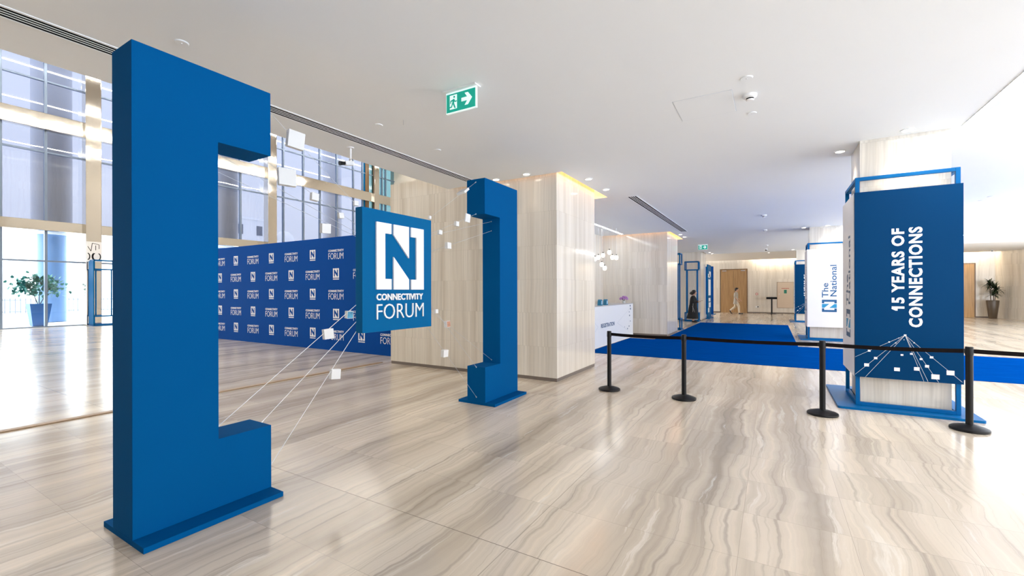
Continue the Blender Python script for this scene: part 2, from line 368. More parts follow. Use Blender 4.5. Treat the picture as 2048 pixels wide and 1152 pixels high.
def text_verts(txt, w, h, bold=0.0, depth=0.01, space=1.0):
    """mesh of the lettering scaled to w x h (lower left at 0,0), thickness depth along +n"""
    cu = bpy.data.curves.new('t', 'FONT'); cu.body = txt; cu.size = 1; cu.offset = bold; cu.extrude = 0.05; cu.space_character = space
    cu.resolution_u = 3
    ob = bpy.data.objects.new('t', cu); COL.objects.link(ob)
    dg = bpy.context.evaluated_depsgraph_get(); me = bpy.data.meshes.new_from_object(ob.evaluated_get(dg))
    bpy.data.objects.remove(ob); bpy.data.curves.remove(cu)
    xs = [v.co.x for v in me.vertices]; ys = [v.co.y for v in me.vertices]
    x0, x1, y0, y1 = min(xs), max(xs), min(ys), max(ys)
    for v in me.vertices:
        v.co = Vector(((v.co.x - x0) / (x1 - x0) * w, (v.co.y - y0) / (y1 - y0) * h, (v.co.z + 0.05) / 0.1 * depth))
    return me
def frame_matrix(o, u, v):
    u, v = Vector(u), Vector(v); n = u.cross(v)
    m = Matrix((u, v, n)).transposed().to_4x4(); m.translation = Vector(o); return m
def add_text(mb, txt, w, h, mat, bold=0.0, depth=0.002, space=1.0):
    me = text_verts(txt, w, h, bold, depth, space); me.transform(mat); mb.bm.from_mesh(me); bpy.data.meshes.remove(me); return mb
LB = [(0, 0), (.29, 0), (.29, .16), (.165, .16), (.165, .845), (.29, .845), (.29, 1), (0, 1)]
RB = [(.71, 0), (1, 0), (1, 1), (.71, 1), (.71, .845), (.83, .845), (.83, .16), (.71, .16)]
NU = [(.335, .84), (.66, .5), (.66, 1), (.335, 1)]
NL = [(.335, 0), (.66, 0), (.66, .16), (.335, .5)]
def add_mark(mb, w, h, mat, depth=0.002, which=(LB, NU, NL, RB)):
    for poly in which:
        mb.prism([(u * w, v * h) for u, v in poly], lambda u, v, t: mat @ Vector((u, v, t)), 0, depth)
    return mb

# ------------------------------------------------------------------ shell: floor, ceiling, walls
def grid_slab(mb, xs, ys, z0, z1, solid):
    nx, ny = len(xs) - 1, len(ys) - 1
    S = [[solid((xs[i] + xs[i + 1]) / 2, (ys[j] + ys[j + 1]) / 2) for j in range(ny)] for i in range(nx)]
    g = lambda i, j: 0 <= i < nx and 0 <= j < ny and S[i][j]
    for i in range(nx):
        for j in range(ny):
            if not S[i][j]: continue
            a, b, c, d = xs[i], xs[i + 1], ys[j], ys[j + 1]
            mb.quad([(a, c, z0), (a, d, z0), (b, d, z0), (b, c, z0)]); mb.quad([(a, c, z1), (b, c, z1), (b, d, z1), (a, d, z1)])
            if not g(i - 1, j): mb.quad([(a, c, z0), (a, c, z1), (a, d, z1), (a, d, z0)])
            if not g(i + 1, j): mb.quad([(b, c, z0), (b, d, z0), (b, d, z1), (b, c, z1)])
            if not g(i, j - 1): mb.quad([(a, c, z0), (b, c, z0), (b, c, z1), (a, c, z1)])
            if not g(i, j + 1): mb.quad([(a, d, z0), (a, d, z1), (b, d, z1), (b, d, z0)])
    return mb
WALL_Y = 34.8
struct(grid_slab(MB(), [-28.2, 9.7, 13.6], [-8.2, 24.0, 38], -0.2, 0, lambda x, y: x < 9.7 or y > 24).build('floor', M['floor'], normals=False))
HOLES = [(-7.2, -3.04, 6.77, 9.13), (-5.6, -2.98, 15.5, 18.0), (-5.6, -3.05, 24.4, 26.6)]
xs = sorted({-5.47, 9.7, 13.6} | {h[k] for h in HOLES for k in (0, 1) if h[k] > -5.47})
ys = sorted({-8.2, 24.0, 26.2} | {min(h[k], 26.2) for h in HOLES for k in (2, 3)})
inhole = lambda x, y: any(h[0] < x < h[1] and h[2] < y < h[3] for h in HOLES)
ce = grid_slab(MB(), xs, ys, CEIL, CEIL + 0.30, lambda x, y: not inhole(x, y) and (x < 9.7 or y > 24))
struct(ce.build('ceiling', M['ceiling'], normals=False))
struct(MB().box(-5.47, 9.6, 6.0, 26.6, CEIL + 0.30, CEIL + 0.34).build('ceiling', M['white_wall']))           # lid over the lit recesses
struct(MB().box(-7.2, 14.0, 26.2, 34.45, CEIL + 0.13, CEIL + 0.30).build('ceiling', M['white_wall']))  # coloured warm beige to stand for the weaker daylight here
struct(MB().box(-7.2, 14.0, 34.2, 35.2, CEIL + 0.55, CEIL + 0.60).build('ceiling', M['white_wall']))            # lid of the wall-washing slot            # warmer ceiling beyond the step
struct(MB().box(-28.4, -5.4, -8.4, 27.6, 12.2, 12.4).build('ceiling', M['atrium']))                            # tall lobby ceiling
struct(MB().box(-5.47, -5.2, -8.2, 27.6, CEIL + 0.30, 12.2).build('wall_lobby', M['atrium']))                   # wall above the low ceiling
struct(MB().box(-28.4, -7.1, 27.3, 27.6, 0, 12.2).build('wall_far_lobby', M['atrium']))
struct(MB().box(-28.4, -5.2, -8.5, -8.2, 0, 12.2).build('wall_near_lobby', M['atrium']))
struct(MB().box(-7.1, -5.37, 8.68, 17.5, 0, 12.2).box(-7.1, -5.37, 24.5, 27.6, 0, 12.2).box(-7.1, -5.37, 17.5, 24.5, CEIL + .3, 12.2).build('wall_left', M['stone']))  # unseen gap between the pillars added to let lobby light onto the ceiling
struct(MB().box(-5.2, 3.5, -3.6, -3.3, 0, CEIL).build('wall_light_block', M['back']))  # unseen dark wall added to keep light off the bracket ends
struct(MB().box(-5.4, 10.67, WALL_Y, WALL_Y + 0.3, 0, CEIL + 0.55).build('wall_far', M['stone']))
mb = MB(); mb.prism([(10.67, WALL_Y), (13.0, 28.0), (13.3, 28.0), (10.97, WALL_Y + 0.3)], lambda u, v, t: (u, v, t), 0, CEIL + 0.3)
struct(mb.build('wall_right', M['stone']))
struct(MB().box(-5.37, 10.66, WALL_Y - 0.012, WALL_Y, 0, 0.08).build('baseboard_far', M['skirting']))
mb = MB(); mb.box(-7.42, -7.32, -8.2, 6.80, 0, 0.012, 0.003)
struct(mb.build('trim_1', M['strip']))
# bay windows out of the frame on the right and behind: slim posts between panes of daylight
mb = MB()
for y in (-8.1, -2, 4, 10, 16, 22, 23.9): mb.box(9.6, 9.72, y - 0.06, y + 0.06, 0, CEIL)
struct(mb.build('window_2', M['mullion']))
mb = MB()
for y in (27.7, 29.4, 31.1, 32.8, 34.5): mb.box(-7.2, -7.1, y - 0.05, y + 0.05, 0, CEIL + .13)
struct(mb.build('added_opening', M['mullion']))  # unseen opening added on the left to brighten the far wall

# ------------------------------------------------------------------ stone pillars with their skirting
def pillar(x0, x1, y0, y1, top, label, plinth=True):
    r = thing('stone_pillar', label, 'pillar', ((x0 + x1) / 2, (y0 + y1) / 2, 0))
    hx, hy = (x1 - x0) / 2, (y1 - y0) / 2
    MB().box(-hx, hx, -hy, hy, 0.06, top).build('cladding', M['stone'], r)
    MB().box(-hx + .008, hx - .008, -hy + .008, hy - .008, 0, 0.06).build('skirting', M['skirting'], r)
    return r
pillar(-7.106, -3.165, 6.827, 8.677, CEIL + 0.30, 'wide travertine pillar standing behind the far blue bracket')
pillar(-5.369, -3.10, 15.6, 17.5, CEIL + 0.30, 'travertine pillar beyond the registration desk, second along the left side')
pillar(-5.369, -3.19, 24.5, 26.4, CEIL + 0.13, 'travertine pillar behind the woman in black')
pillar(1.01, 1.905, 7.46, 8.21, CEIL, 'slim travertine pillar inside the nearest blue kiosk reading 15 YEARS OF CONNECTIONS')
pillar(1.01, 1.905, 16.79, 17.54, CEIL, 'slim travertine pillar inside the white kiosk')
pillar(1.01, 1.905, 25.9, 26.65, CEIL + 0.13, 'slim travertine pillar inside the farthest blue kiosk')

# amber cove lights in the ceiling recesses round the left pillars
def cove(h, x1, y1, label):
    r = thing('cove_light', label, 'light', ((x1 + h[1]) / 2, h[3] - 0.1, CEIL + 0.2))
    ox, oy, oz = r.location
    MB().box(x1 + 0.02 - ox, h[1] - 0.01 - ox, h[2] + 0.05 - oy, h[3] - 0.03 - oy, 0.045, 0.065).build('strip', M['cove'], r)
    MB().box(max(h[0], -5.3) - ox, x1 - ox, y1 + 0.1 - oy, h[3] - 0.03 - oy, 0.045, 0.065).build('strip', M['cove'], r)
    MB().box(max(h[0], -5.3) - ox, x1 - ox, h[2] + 0.005 - oy, h[2] + 0.045 - oy, 0.045, 0.065).build('strip', M['cove'], r)
cove(HOLES[0], -3.165, 8.677, 'amber light strip in the ceiling recess round the wide pillar')
cove(HOLES[1], -3.10, 17.5, 'amber light strip in the ceiling recess round the pillar past the desk')

# ------------------------------------------------------------------ ceiling fittings
def linear_light(x, y0, y1, w, mat, label):
    r = thing('linear_light', label, 'light', (x, (y0 + y1) / 2, CEIL)); h = (y1 - y0) / 2
    MB().box(-w / 2, w / 2, -h, h, -0.004, 0.0).build('diffuser', M[mat], r)
    mb = MB(); mb.box(-w / 2 - .008, -w / 2, -h, h, -0.006, 0.0); mb.box(w / 2, w / 2 + .008, -h, h, -0.006, 0.0)
    mb.build('trim', M['ceiling'], r)
linear_light(2.02, -7.5, 26.0, 0.06, 'linear', 'long white light line in the ceiling above the nearest kiosk')
linear_light(5.975, -7.5, 26.0, 0.06, 'linear', 'long white light line in the ceiling to the right of the kiosks')
linear_light(-4.57, 10.0, 15.3, 0.07, 'linear_soft', 'short white light line in the ceiling over the registration desk')
def hi_line(x, label):
    r = thing('linear_light', label, 'light', (x, 9.5, 12.2))
    MB().box(-0.06, 0.06, -17, 17, -0.02, 0.0).build('diffuser', M['linear_lobby'], r)
hi_line(-26.0, 'light line on the tall lobby ceiling, mirrored highest in the window wall')
hi_line(-20.5, 'light line on the tall lobby ceiling, mirrored second in the window wall')
hi_line(-16.0, 'light line on the tall lobby ceiling, mirrored third in the window wall')
hi_line(-10.0, 'light line on the tall lobby ceiling, mirrored lowest in the window wall')

def diffuser(x0, x1, y0, y1, label):
    xc, yc = (x0 + x1) / 2, (y0 + y1) / 2; w = (x1 - x0) / 2; h = (y1 - y0) / 2
    r = thing('linear_diffuser', label, 'air vent', (xc, yc, CEIL))
    mb = MB()
    mb.box(-w - .025, -w, -h - .025, h + .025, -0.006, 0.001); mb.box(w, w + .025, -h - .025, h + .025, -0.006, 0.001)
    mb.box(-w, w, -h - .025, -h, -0.006, 0.001); mb.box(-w, w, h, h + .025, -0.006, 0.001); mb.build('frame', M['ceiling'], r)
    MB().box(-w, w, -h, h, -0.004, 0.0).build('backing', M['slot'], r)
    for k in range(3):
        c = -w + (k + 1) * 2 * w / 4
        MB().box(c - w * 0.085, c + w * 0.085, -h, h, -0.0055, -0.004).build('blade', M['ceiling'], r)
diffuser(-4.80, -4.645, -7.0, 6.45, 'long slotted air diffuser in the ceiling above the blue brackets')
diffuser(-2.65, -2.48, 9.3, 15.7, 'short slotted air diffuser in the ceiling above the blue carpet')

def downlight(x, y, label, z=CEIL, power=3, r0=0.055):
    r = thing('downlight', label, 'ceiling light', (x, y, z), group='round recessed downlights')
    MB().lathe([(r0 * 1.35, 0.0), (r0 * 1.35, -0.006), (r0, -0.008), (r0, -0.002), (r0 * 1.0, 0.0)], seg=24).build('trim_ring', M['ceiling'], r, True)
    MB().lathe([(0, -0.003), (r0, -0.003)], seg=24).build('lens', M['lens'], r)
    l = bpy.data.lights.new('downlight_beam', 'SPOT'); l.energy = power; l.color = (1, 0.84, 0.66); l.spot_size = math.radians(80); l.spot_blend = 0.5; l.shadow_soft_size = 0.055
    lo = bpy.data.objects.new('beam', l); COL.objects.link(lo); lo.parent = r; lo.location = (0, 0, -0.02)
    return r
for x, y, t in [(-4.266, 6.631, 'round downlight close to the top of the far blue bracket'), (-3.628, 6.60, 'round downlight in front of the wide pillar, left of its amber recess'),
                (-2.832, 7.459, 'round downlight beside the right face of the wide pillar, nearer one'), (-2.829, 8.409, 'round downlight beside the right face of the wide pillar, farther one'),
                (-2.82, 16.469, 'round downlight beside the pillar past the desk, nearer one'), (-2.82, 17.321, 'round downlight beside the pillar past the desk, farther one'),
                (-2.832, 25.0, 'round downlight beside the pillar behind the woman, nearer one'), (-2.816, 25.9, 'round downlight beside the pillar behind the woman, farther one'),
                (0.857, 25.5, 'round downlight beside the pillar of the farthest blue kiosk')]:
    downlight(x, y, t)
downlight(1.454, 7.255, 'round downlight in front of the pillar of the nearest kiosk', power=26)
downlight(0.839, 7.87, 'round downlight left of the pillar of the nearest kiosk', power=26)
downlight(0.855, 16.777, 'round downlight left of the pillar of the white kiosk', power=26)
downlight(1.454, 16.58, 'round downlight in front of the pillar of the white kiosk', power=26)
downlight(-0.19, 28.6, 'round downlight in the warm ceiling before the oak double door', z=CEIL + 0.13)

def disc(x, y, r0, label, name='sprinkler_plate', cat='sprinkler', t=0.008):
    r = thing(name, label, cat, (x, y, CEIL))
    MB().lathe([(0, -t), (r0 * 0.9, -t), (r0, -t * 0.4), (r0, 0)], seg=28).build('cover', M['ceiling'], r, True)
    MB().lathe([(0, -t - 0.002), (r0 * 0.12, -t - 0.002), (r0 * 0.14, -t + 0.001)], seg=12).build('pin', M['metal'], r, True)
disc(-4.085, 1.682, 0.05, 'round ceiling cover plate above the arm of the big bracket')
disc(-4.08, 3.73, 0.05, 'round ceiling cover plate left of the hanging wire')
disc(-4.086, 4.819, 0.05, 'round ceiling cover plate nearest the far bracket')
disc(-0.209, 4.694, 0.055, 'cream round ceiling plate in front of the smoke detector')
disc(-0.197, 5.65, 0.045, 'flat round ceiling plate behind the smoke detector')
disc(4.024, 13.328, 0.06, 'round grey ceiling plate beyond the nearest kiosk, right one of two')
disc(4.009, 13.805, 0.05, 'round grey ceiling plate beyond the nearest kiosk, left one of two')
def detector(x, y, label, s=1.0):
    r = thing('smoke_detector', label, 'smoke detector', (x, y, CEIL))
    MB().lathe([(0, -0.035 * s), (0.040 * s, -0.035 * s), (0.062 * s, -0.025 * s), (0.066 * s, 0), ], seg=28).build('base', M['white'], r, True)
    MB().lathe([(0.030 * s, -0.034 * s), (0.036 * s, -0.048 * s), (0.036 * s, -0.034 * s)], seg=24).build('sensor_gap', M['slot'], r, True)
    MB().lathe([(0, -0.062 * s), (0.030 * s, -0.060 * s), (0.040 * s, -0.050 * s), (0.036 * s, -0.046 * s)], seg=24).build('cap', M['white'], r, True)
detector(-0.197, 5.12, 'white smoke detector beside the square ceiling hatch')
detector(-0.195, 13.418, 'white smoke detector farther along the ceiling, second from the camera')
detector(-0.215, 16.678, 'white smoke detector farther along the ceiling, third from the camera')
detector(-0.222, 22.276, 'white smoke detector farthest along the ceiling')
def dome(x, y, z, label):
    r = thing('dome_camera', label, 'security camera', (x, y, z))
    MB().lathe([(0.0, -0.03), (0.055, -0.03), (0.06, 0)], seg=20).build('base', M['white'], r, True)
    MB().lathe([(0, -0.085), (0.02, -0.082), (0.038, -0.068), (0.045, -0.03)], seg=20).build('dome_cover', M['black'], r, True)
dome(-0.275, 24.389, CEIL, 'small dome camera on the ceiling by the far ceiling step')
dome(3.97, 14.915, CEIL, 'small dome camera on the ceiling right of the nearest kiosk panel')
dome(10.03, 33.1, CEIL + 0.13, 'small dome camera above the potted palm')
# square ceiling hatch and a hanging wire
r = thing('ceiling_hatch', 'square access hatch outlined in the ceiling beside the smoke detector', 'access panel', (-0.63, 5.19, CEIL))
MB().box(-0.28, 0.28, -0.30, 0.30, -0.003, 0.001, 0.001).build('lid', M['ceiling'], r)
mb = MB()
for a in ((-0.286, -0.28, -0.306, 0.306), (0.28, 0.286, -0.306, 0.306), (-0.28, 0.28, -0.306, -0.30), (-0.28, 0.28, 0.30, 0.306)): mb.box(*a, -0.001, 0.001)
mb.build('gap', M['grey_line'], r)
tag(MB().cyl((-3.711, 3.772, CEIL - 0.06), (-3.711, 3.772, CEIL), 0.004, seg=8).build('hanging_wire', M['metal']), 'short wire end hanging from the ceiling between two round plates', 'wire')

def running_man(mb, mat):
    P = lambda u, v, t: mat @ Vector((u, v, t))
    T = 0.0025
    mb.prism([(0.255 + .035 * math.cos(k * PI / 5), 0.83 + .07 * math.sin(k * PI / 5)) for k in range(10)], P, 0, T)
    for poly in ([(.20, .70), (.27, .70), (.25, .42), (.17, .42)], [(.21, .68), (.21, .60), (.13, .56), (.12, .44), (.09, .45), (.10, .63)],
                 [(.25, .70), (.30, .55), (.36, .58), (.36, .50), (.29, .48), (.23, .60)], [(.17, .45), (.21, .42), (.16, .18), (.05, .16), (.05, .23), (.13, .25)],
                 [(.20, .44), (.25, .44), (.32, .10), (.27, .10), (.22, .30)]):
        mb.prism(poly, P, 0, T)
def exit_sign(x, y, label):
    r = thing('exit_sign', label, 'exit sign', (x, y, CEIL))
    MB().box(-0.20, 0.20, -0.05, 0.05, -0.012, 0.0, 0.004).build('ceiling_plate', M['white'], r)
    MB().box(-0.185, 0.185, -0.012, 0.012, -0.22, -0.012, 0.003).build('plate', M['sign_white'], r)
    MB().box(-0.177, 0.177, -0.0145, -0.0125, -0.212, -0.030).build('green_face', M['sign_green'], r)
    m = frame_matrix((-0.155, -0.0145, -0.195), (1, 0, 0), (0, 0, 1))
    mb = MB(); mb.prism([(0.02, 0.01), (0.11, 0.01), (0.11, 0.15), (0.02, 0.15)], lambda u, v, t: m @ Vector((u, v, t)), 0, 0.001)
    mb.build('doorway_symbol', M['sign_white'], r)
    mb = MB(); running_man(mb, m @ Matrix.Translation((0.0, 0.0, 0.001)) @ Matrix.Diagonal((0.30, 0.155, 1, 1))); mb.build('running_figure', M['sign_green'], r)
    mb = MB(); mb.prism([(.165, .062), (.235, .062), (.205, .02), (.245, .02), (.295, .08), (.245, .14), (.205, .14), (.235, .098), (.165, .098)], lambda u, v, t: m @ Vector((u, v, t)), 0, 0.0015)
    mb.build('arrow', M['sign_white'], r)
    return r
exit_sign(-2.65, 3.49, 'green lit exit sign hanging from the ceiling near the camera')
exit_sign(-2.60, 20.6, 'green lit exit sign far down the ceiling above the blue carpet')

# ceiling pole camera
r = thing('security_camera', 'white pole-mounted camera with a black lens hanging at the ceiling edge', 'security camera', (-5.05, 4.11, CEIL))
MB().lathe([(0, -0.012), (0.045, -0.012), (0.05, 0)], seg=20).build('flange', M['white'], r, True)
MB().cyl((0, 0, -0.012), (0, 0, -0.17), 0.014).build('pole', M['white'], r, True)
MB().ball((0, 0, -0.18), 0.024).cyl((0, 0, -0.18), (0.0, -0.02, -0.22), 0.015).build('swivel', M['metal'], r, True)
mb = MB(); mb.box(-0.03, 0.03, -0.07, 0.06, -0.03, 0.03, 0.008); b_ = mb.build('housing', M['white'], r); b_.location = (0, -0.02, -0.225); b_.rotation_euler = (math.radians(12), 0, math.radians(-8))
mb = MB(); mb.cyl((0, -0.06, 0), (0, -0.15, 0), 0.022, 0.03, 18); b_ = mb.build('lens_barrel', M['black'], r, True); b_.location = (0, -0.02, -0.225); b_.rotation_euler = (math.radians(12), 0, math.radians(-8))

# ------------------------------------------------------------------ the blue bracket sculpture
def bracket(y0, yi, y1, opening, label):
    """C-shaped letter: yi is the inner face of the stem"""
    r = thing('bracket_sculpture', label, 'sculpture', (-3.504, (y0 + y1) / 2, 0)); ox, oy = r.location[0], r.location[1]
    a, b, zt, zb, zl = y0 - oy, y1 - oy, 3.093, 2.604, 0.517; i = yi - oy
    if opening > 0: pts = [(a, .036), (b, .036), (b, zl), (i, zl), (i, zb), (b, zb), (b, zt), (a, zt)]
    else: pts = [(a, .036), (b, .036), (b, zt), (a, zt), (a, zb), (i, zb), (i, zl), (a, zl)]
    mb = MB(); mb.prism(pts, lambda u, v, t: (t, u, v), -3.654 - ox, -3.353 - ox)
    o = mb.build('letter_body', M['blue'], r)
    bv = o.modifiers.new('bevel', 'BEVEL'); bv.width = 0.003; bv.segments = 2
    MB().box(-3.808 - ox, -3.197 - ox, a, b, 0, .036, .002).build('base_plate', M['blue'], r)
bracket(1.116, 1.602, 1.978, 1, 'tall blue opening bracket sculpture nearest the camera')
bracket(4.930, 5.311, 5.808, -1, 'tall blue closing bracket sculpture in front of the wide pillar')
r = thing('logo_panel', 'blue square sign panel reading CONNECTIVITY FORUM strung between the brackets', 'sign', (-3.457, 3.4075, 1.147))
ox, oy, oz = r.location
o = MB().box(-3.506 - ox, -3.409 - ox, 2.909 - oy, 3.906 - oy, 0, 1.228, 0.003).build('board', M['panel_blue'], r)
m = frame_matrix((-3.409 - ox, 3.073 - oy, 1.572 - oz), (0, 1, 0), (0, 0, 1))
mb = MB(); add_mark(mb, 0.686, 0.678, m, 0.018); mb.build('logo_mark', M['white'], r)
mb = MB(); add_text(mb, 'CONNECTIVITY', 0.677, 0.068, frame_matrix((-3.409 - ox, 3.077 - oy, 1.462 - oz), (0, 1, 0), (0, 0, 1)), 0.028, 0.012, 1.02); mb.build('bold_lettering', M['white'], r)
mb = MB(); add_text(mb, 'FORUM', 0.683, 0.155, frame_matrix((-3.409 - ox, 3.080 - oy, 1.270 - oz), (0, 1, 0), (0, 0, 1)), -0.012, 0.012); mb.build('light_lettering', M['white'], r)

# cables and the white blocks threaded on them
CX = -3.5
CABLES = [((1.602, .52), (2.909, 1.42), 'thin white cable from the inner foot of the big bracket up to the sign'),
          ((1.978, .505), (2.909, 1.255), 'thin white cable without blocks, from the big bracket lower arm corner to the sign'),
          ((1.978, .05), (2.909, 1.16), 'thin white cable rising from floor level at the big bracket to the sign'),
          ((1.978, 3.06), (2.95, 2.375), 'topmost thin cable from the big bracket upper arm to the sign top'),
          ((1.978, 2.62), (2.909, 2.21), 'thin cable from the underside of the upper arm of the big bracket to the sign'),
          ((1.602, 2.585), (2.909, 2.13), 'thin cable from the inside of the big bracket stem, higher of two long ones'),
          ((1.602, 2.45), (2.909, 2.09), 'thin cable from the inside of the big bracket stem, lower of two long ones'),
          ((4.93, 3.05), (3.906, 2.37), 'thin cable from the top of the far bracket to the upper corner of the sign'),
          ((4.93, 2.612), (3.906, 2.20), 'thin cable from the underside of the far bracket upper arm to the sign'),
          ((5.311, 2.56), (3.906, 2.19), 'thin cable from inside the far bracket stem, upper of two hooks'),
          ((5.311, 2.425), (3.906, 1.997), 'thin cable from inside the far bracket stem, lower of two hooks'),
          ((5.311, .56), (3.906, 1.37), 'thin cable from the inner foot of the far bracket stem to the sign'),
          ((4.93, .51), (3.906, 1.49), 'thin cable from the lower arm corner of the far bracket to the sign'),
          ((4.93, .10), (3.906, 1.16), 'thin cable from near the floor at the far bracket to the sign lower corner')]
for i, (a, b, t) in enumerate(CABLES):
    r = thing('cable', t, 'cable', (CX, a[0], a[1]), group='cables of the bracket sculpture')
    v = Vector((0, b[0] - a[0], b[1] - a[1])); d = v.normalized()
    MB().cyl((0, 0, 0), v, 0.0026 if i < 3 else 0.0018, seg=8).build('wire', M['cable_white' if i < 3 else 'cable_grey'], r, True)
    MB().cyl((0, 0, 0), d * 0.035, 0.006, 0.003, 10).ball((0, 0, 0), 0.009, seg=10).build('hook', M['metal'], r, True)
BLOCKS = [(2.279, 2.844, .138, .05, 'large white square block highest on the topmost cable left of the sign', None),
          (2.91, 2.412, .045, .03, 'tiny white block at the top left corner of the sign', None),
          (2.201, 2.509, .138, .045, 'large white square block just below the upper arm of the big bracket', None),
          (2.459, 2.393, .066, .04, 'small white block on the second cable, halfway to the sign', None),
          (2.736, 2.267, .05, .03, 'small warm-lit block close to the left edge of the sign', None),
          (2.569, 2.126, .083, .05, 'white block in front of the top edge of the blue backdrop', None),
          (2.826, 1.33, .068, .04, 'small block with a blue picture left of the sign lettering', 'blue_print'),
          (2.595, 1.165, .088, .05, 'white block low on the left cable in front of the backdrop', None),
          (2.668, .786, .088, .05, 'white block hanging lowest left of the sign over the floor', None),
          (3.985, 2.43, .035, .025, 'tiny white block at the top right corner of the sign', None),
          (4.498, 2.421, .058, .04, 'small white block right of the sign below the large plate', None),
          (4.168, 2.273, .05, .04, 'small grey-white block nearest the right edge of the sign, upper one', None),
          (4.327, 2.125, .075, .045, 'white block right of the sign level with its logo', None),
          (4.096, 1.311, .046, .03, 'small white block just right of the sign lettering', None),
          (4.306, 1.142, .075, .045, 'block with a tan picture right of the lower part of the sign', 'orange_print'),
          (4.254, .784, .085, .05, 'white block hanging lowest right of the sign', None),
          (4.735, 2.53, .105, .02, 'large white plate under the upper arm of the far bracket', None)]
for y, z, s, th, t, pic in BLOCKS:
    r = thing('white_block', t, 'block', (CX, y, z), random.uniform(-0.25, 0.1), group='blocks threaded on the sculpture cables')
    MB().box(-th / 2, th / 2, -s / 2, s / 2, -s * .52, s * .52, 0.003).build('body', M['block_white'], r)
    if pic: MB().box(th / 2, th / 2 + 0.001, -s * .44, s * .44, -s * .46, s * .46).build('picture', M[pic], r)
    r.rotation_euler = (random.uniform(-0.12, 0.12), random.uniform(-0.1, 0.1), r.rotation_euler[2])
r = thing('white_block', 'thin white plate seen edge-on at the top of the far bracket', 'block', (CX, 4.637, 2.865), group='blocks threaded on the sculpture cables')
MB().box(-0.065, 0.065, -0.065, 0.065, -0.016, 0.016, 0.003).build('body', M['block_white'], r); r.rotation_euler = (math.radians(33), math.radians(-8), 0)

# ------------------------------------------------------------------ logo backdrop
r = thing('media_backdrop', 'long blue backdrop wall printed with rows of white CONNECTIVITY FORUM logos', 'backdrop', (-12.0, 7.6, 0))
MB().box(-6.0, 4.75, -0.03, 0.03, 0, 2.994, 0.002).build('board', M['backdrop'], r)
mb = MB()
for row in range(5):
    zc = 2.55 - row * 0.533
    for k in range(-1, 10):
        x = -15.75 + k * 0.978 + 12.0
        if x < -5.7 or x > 4.4: continue
        if (k + row) % 2 == 1:   # bracket mark with a small word bar
            mt = frame_matrix((x - .12, -0.03, zc - .10), (1, 0, 0), (0, 0, 1)); add_mark(mb, .24, .25, mt, 0.0015)
            mb.prism([(0, -.045), (.24, -.045), (.24, -.022), (0, -.022)], lambda u, v, t: mt @ Vector((u, v, t)), 0, 0.0015)
        else:
            add_text(mb, 'CONNECTIVITY', .62, .060, frame_matrix((x - .31, -0.03, zc + .055), (1, 0, 0), (0, 0, 1)), 0.03, 0.0015)
            add_text(mb, 'FORUM', .60, .165, frame_matrix((x - .305, -0.03, zc - .14), (1, 0, 0), (0, 0, 1)), -0.008, 0.0015)
mb.build('printed_logos', M['print_white'], r)

# ------------------------------------------------------------------ stanchions
def make_stanchion(label):
    r = thing('stanchion', label, 'stanchion', (0, 0, 0), group='black belt barrier posts')
    MB().lathe([(0, 0), (.160, 0), (.166, .008), (.164, .026), (.150, .034), (.075, .058), (.045, .066), (0, .066)], seg=40).build('base', M['black'], r, True)
    MB().lathe([(0, .05), (.032, .05), (.032, .845), (0, .845)], seg=24).build('post', M['black'], r, True)
    MB().lathe([(0, .925), (.030, .925), (.034, .918), (.036, .86), (.036, .835), (.032, .83)], seg=24).build('belt_head', M['black'], r, True)
    return r
SP = [(-2.21, 6.708, 'black belt post at the left end of the barrier row'), (-1.098, 6.675, 'black belt post second from the left in the barrier row'),
      (.533, 6.706, 'black belt post just left of the nearest kiosk'), (1.873, 6.777, 'black belt post in front of the right edge of the nearest kiosk'),
      (3.35, 6.80, 'black belt post at the right edge of the view')]
for i, (x, y, t) in enumerate(SP):
    s_ = make_stanchion(t); s_.location = (x, y, 0)
    if i < len(SP) - 1:
        nx, ny = SP[i + 1][0] - x, SP[i + 1][1] - y; L = math.hypot(nx, ny); dx, dy = nx / L, ny / L
        mb = MB(); N = 16; vs = []
        for k in range(N + 1):
            f = k / N; sag = -0.012 * 4 * f * (1 - f); a = 0.034 + f * (L - 0.07)
            px, py = dx * a, dy * a
            vs.append([(px - dy * e, py + dx * e, z + sag) for e, z in ((-.001, .852), (.001, .852), (.001, .898), (-.001, .898))])
        for A, B in zip(vs, vs[1:]):
            for q in range(4): mb.quad([A[q], A[(q + 1) % 4], B[(q + 1) % 4], B[q]])
        mb.build('belt', M['belt'], s_)
        c0, c1 = L - 0.05, L - 0.034
        MB().prism([(dx * c0 - dy * .006, dy * c0 + dx * .006), (dx * c0 + dy * .006, dy * c0 - dx * .006), (dx * c1 + dy * .006, dy * c1 - dx * .006), (dx * c1 - dy * .006, dy * c1 + dx * .006)],
                   lambda u, v, t: (u, v, t), .85, .90).build('belt_clip', M['black'], s_)

# ------------------------------------------------------------------ carpet
def carpet_poly(pts, label):
    mb = MB(); mb.prism(pts, lambda u, v, t: (u, v, t), 0.0, 0.008)
    return tag(mb.build('carpet', M['carpet']), label, 'carpet')
carpet_poly([(-4.05, 10.52), (9.4, 10.52), (9.4, 14.42), (.60, 14.42), (.585, 23.24), (-3.05, 23.24), (-3.05, 14.9), (-3.3, 14.42), (-4.05, 14.42)], 'blue carpet laid across the hall and on towards the far pillars')

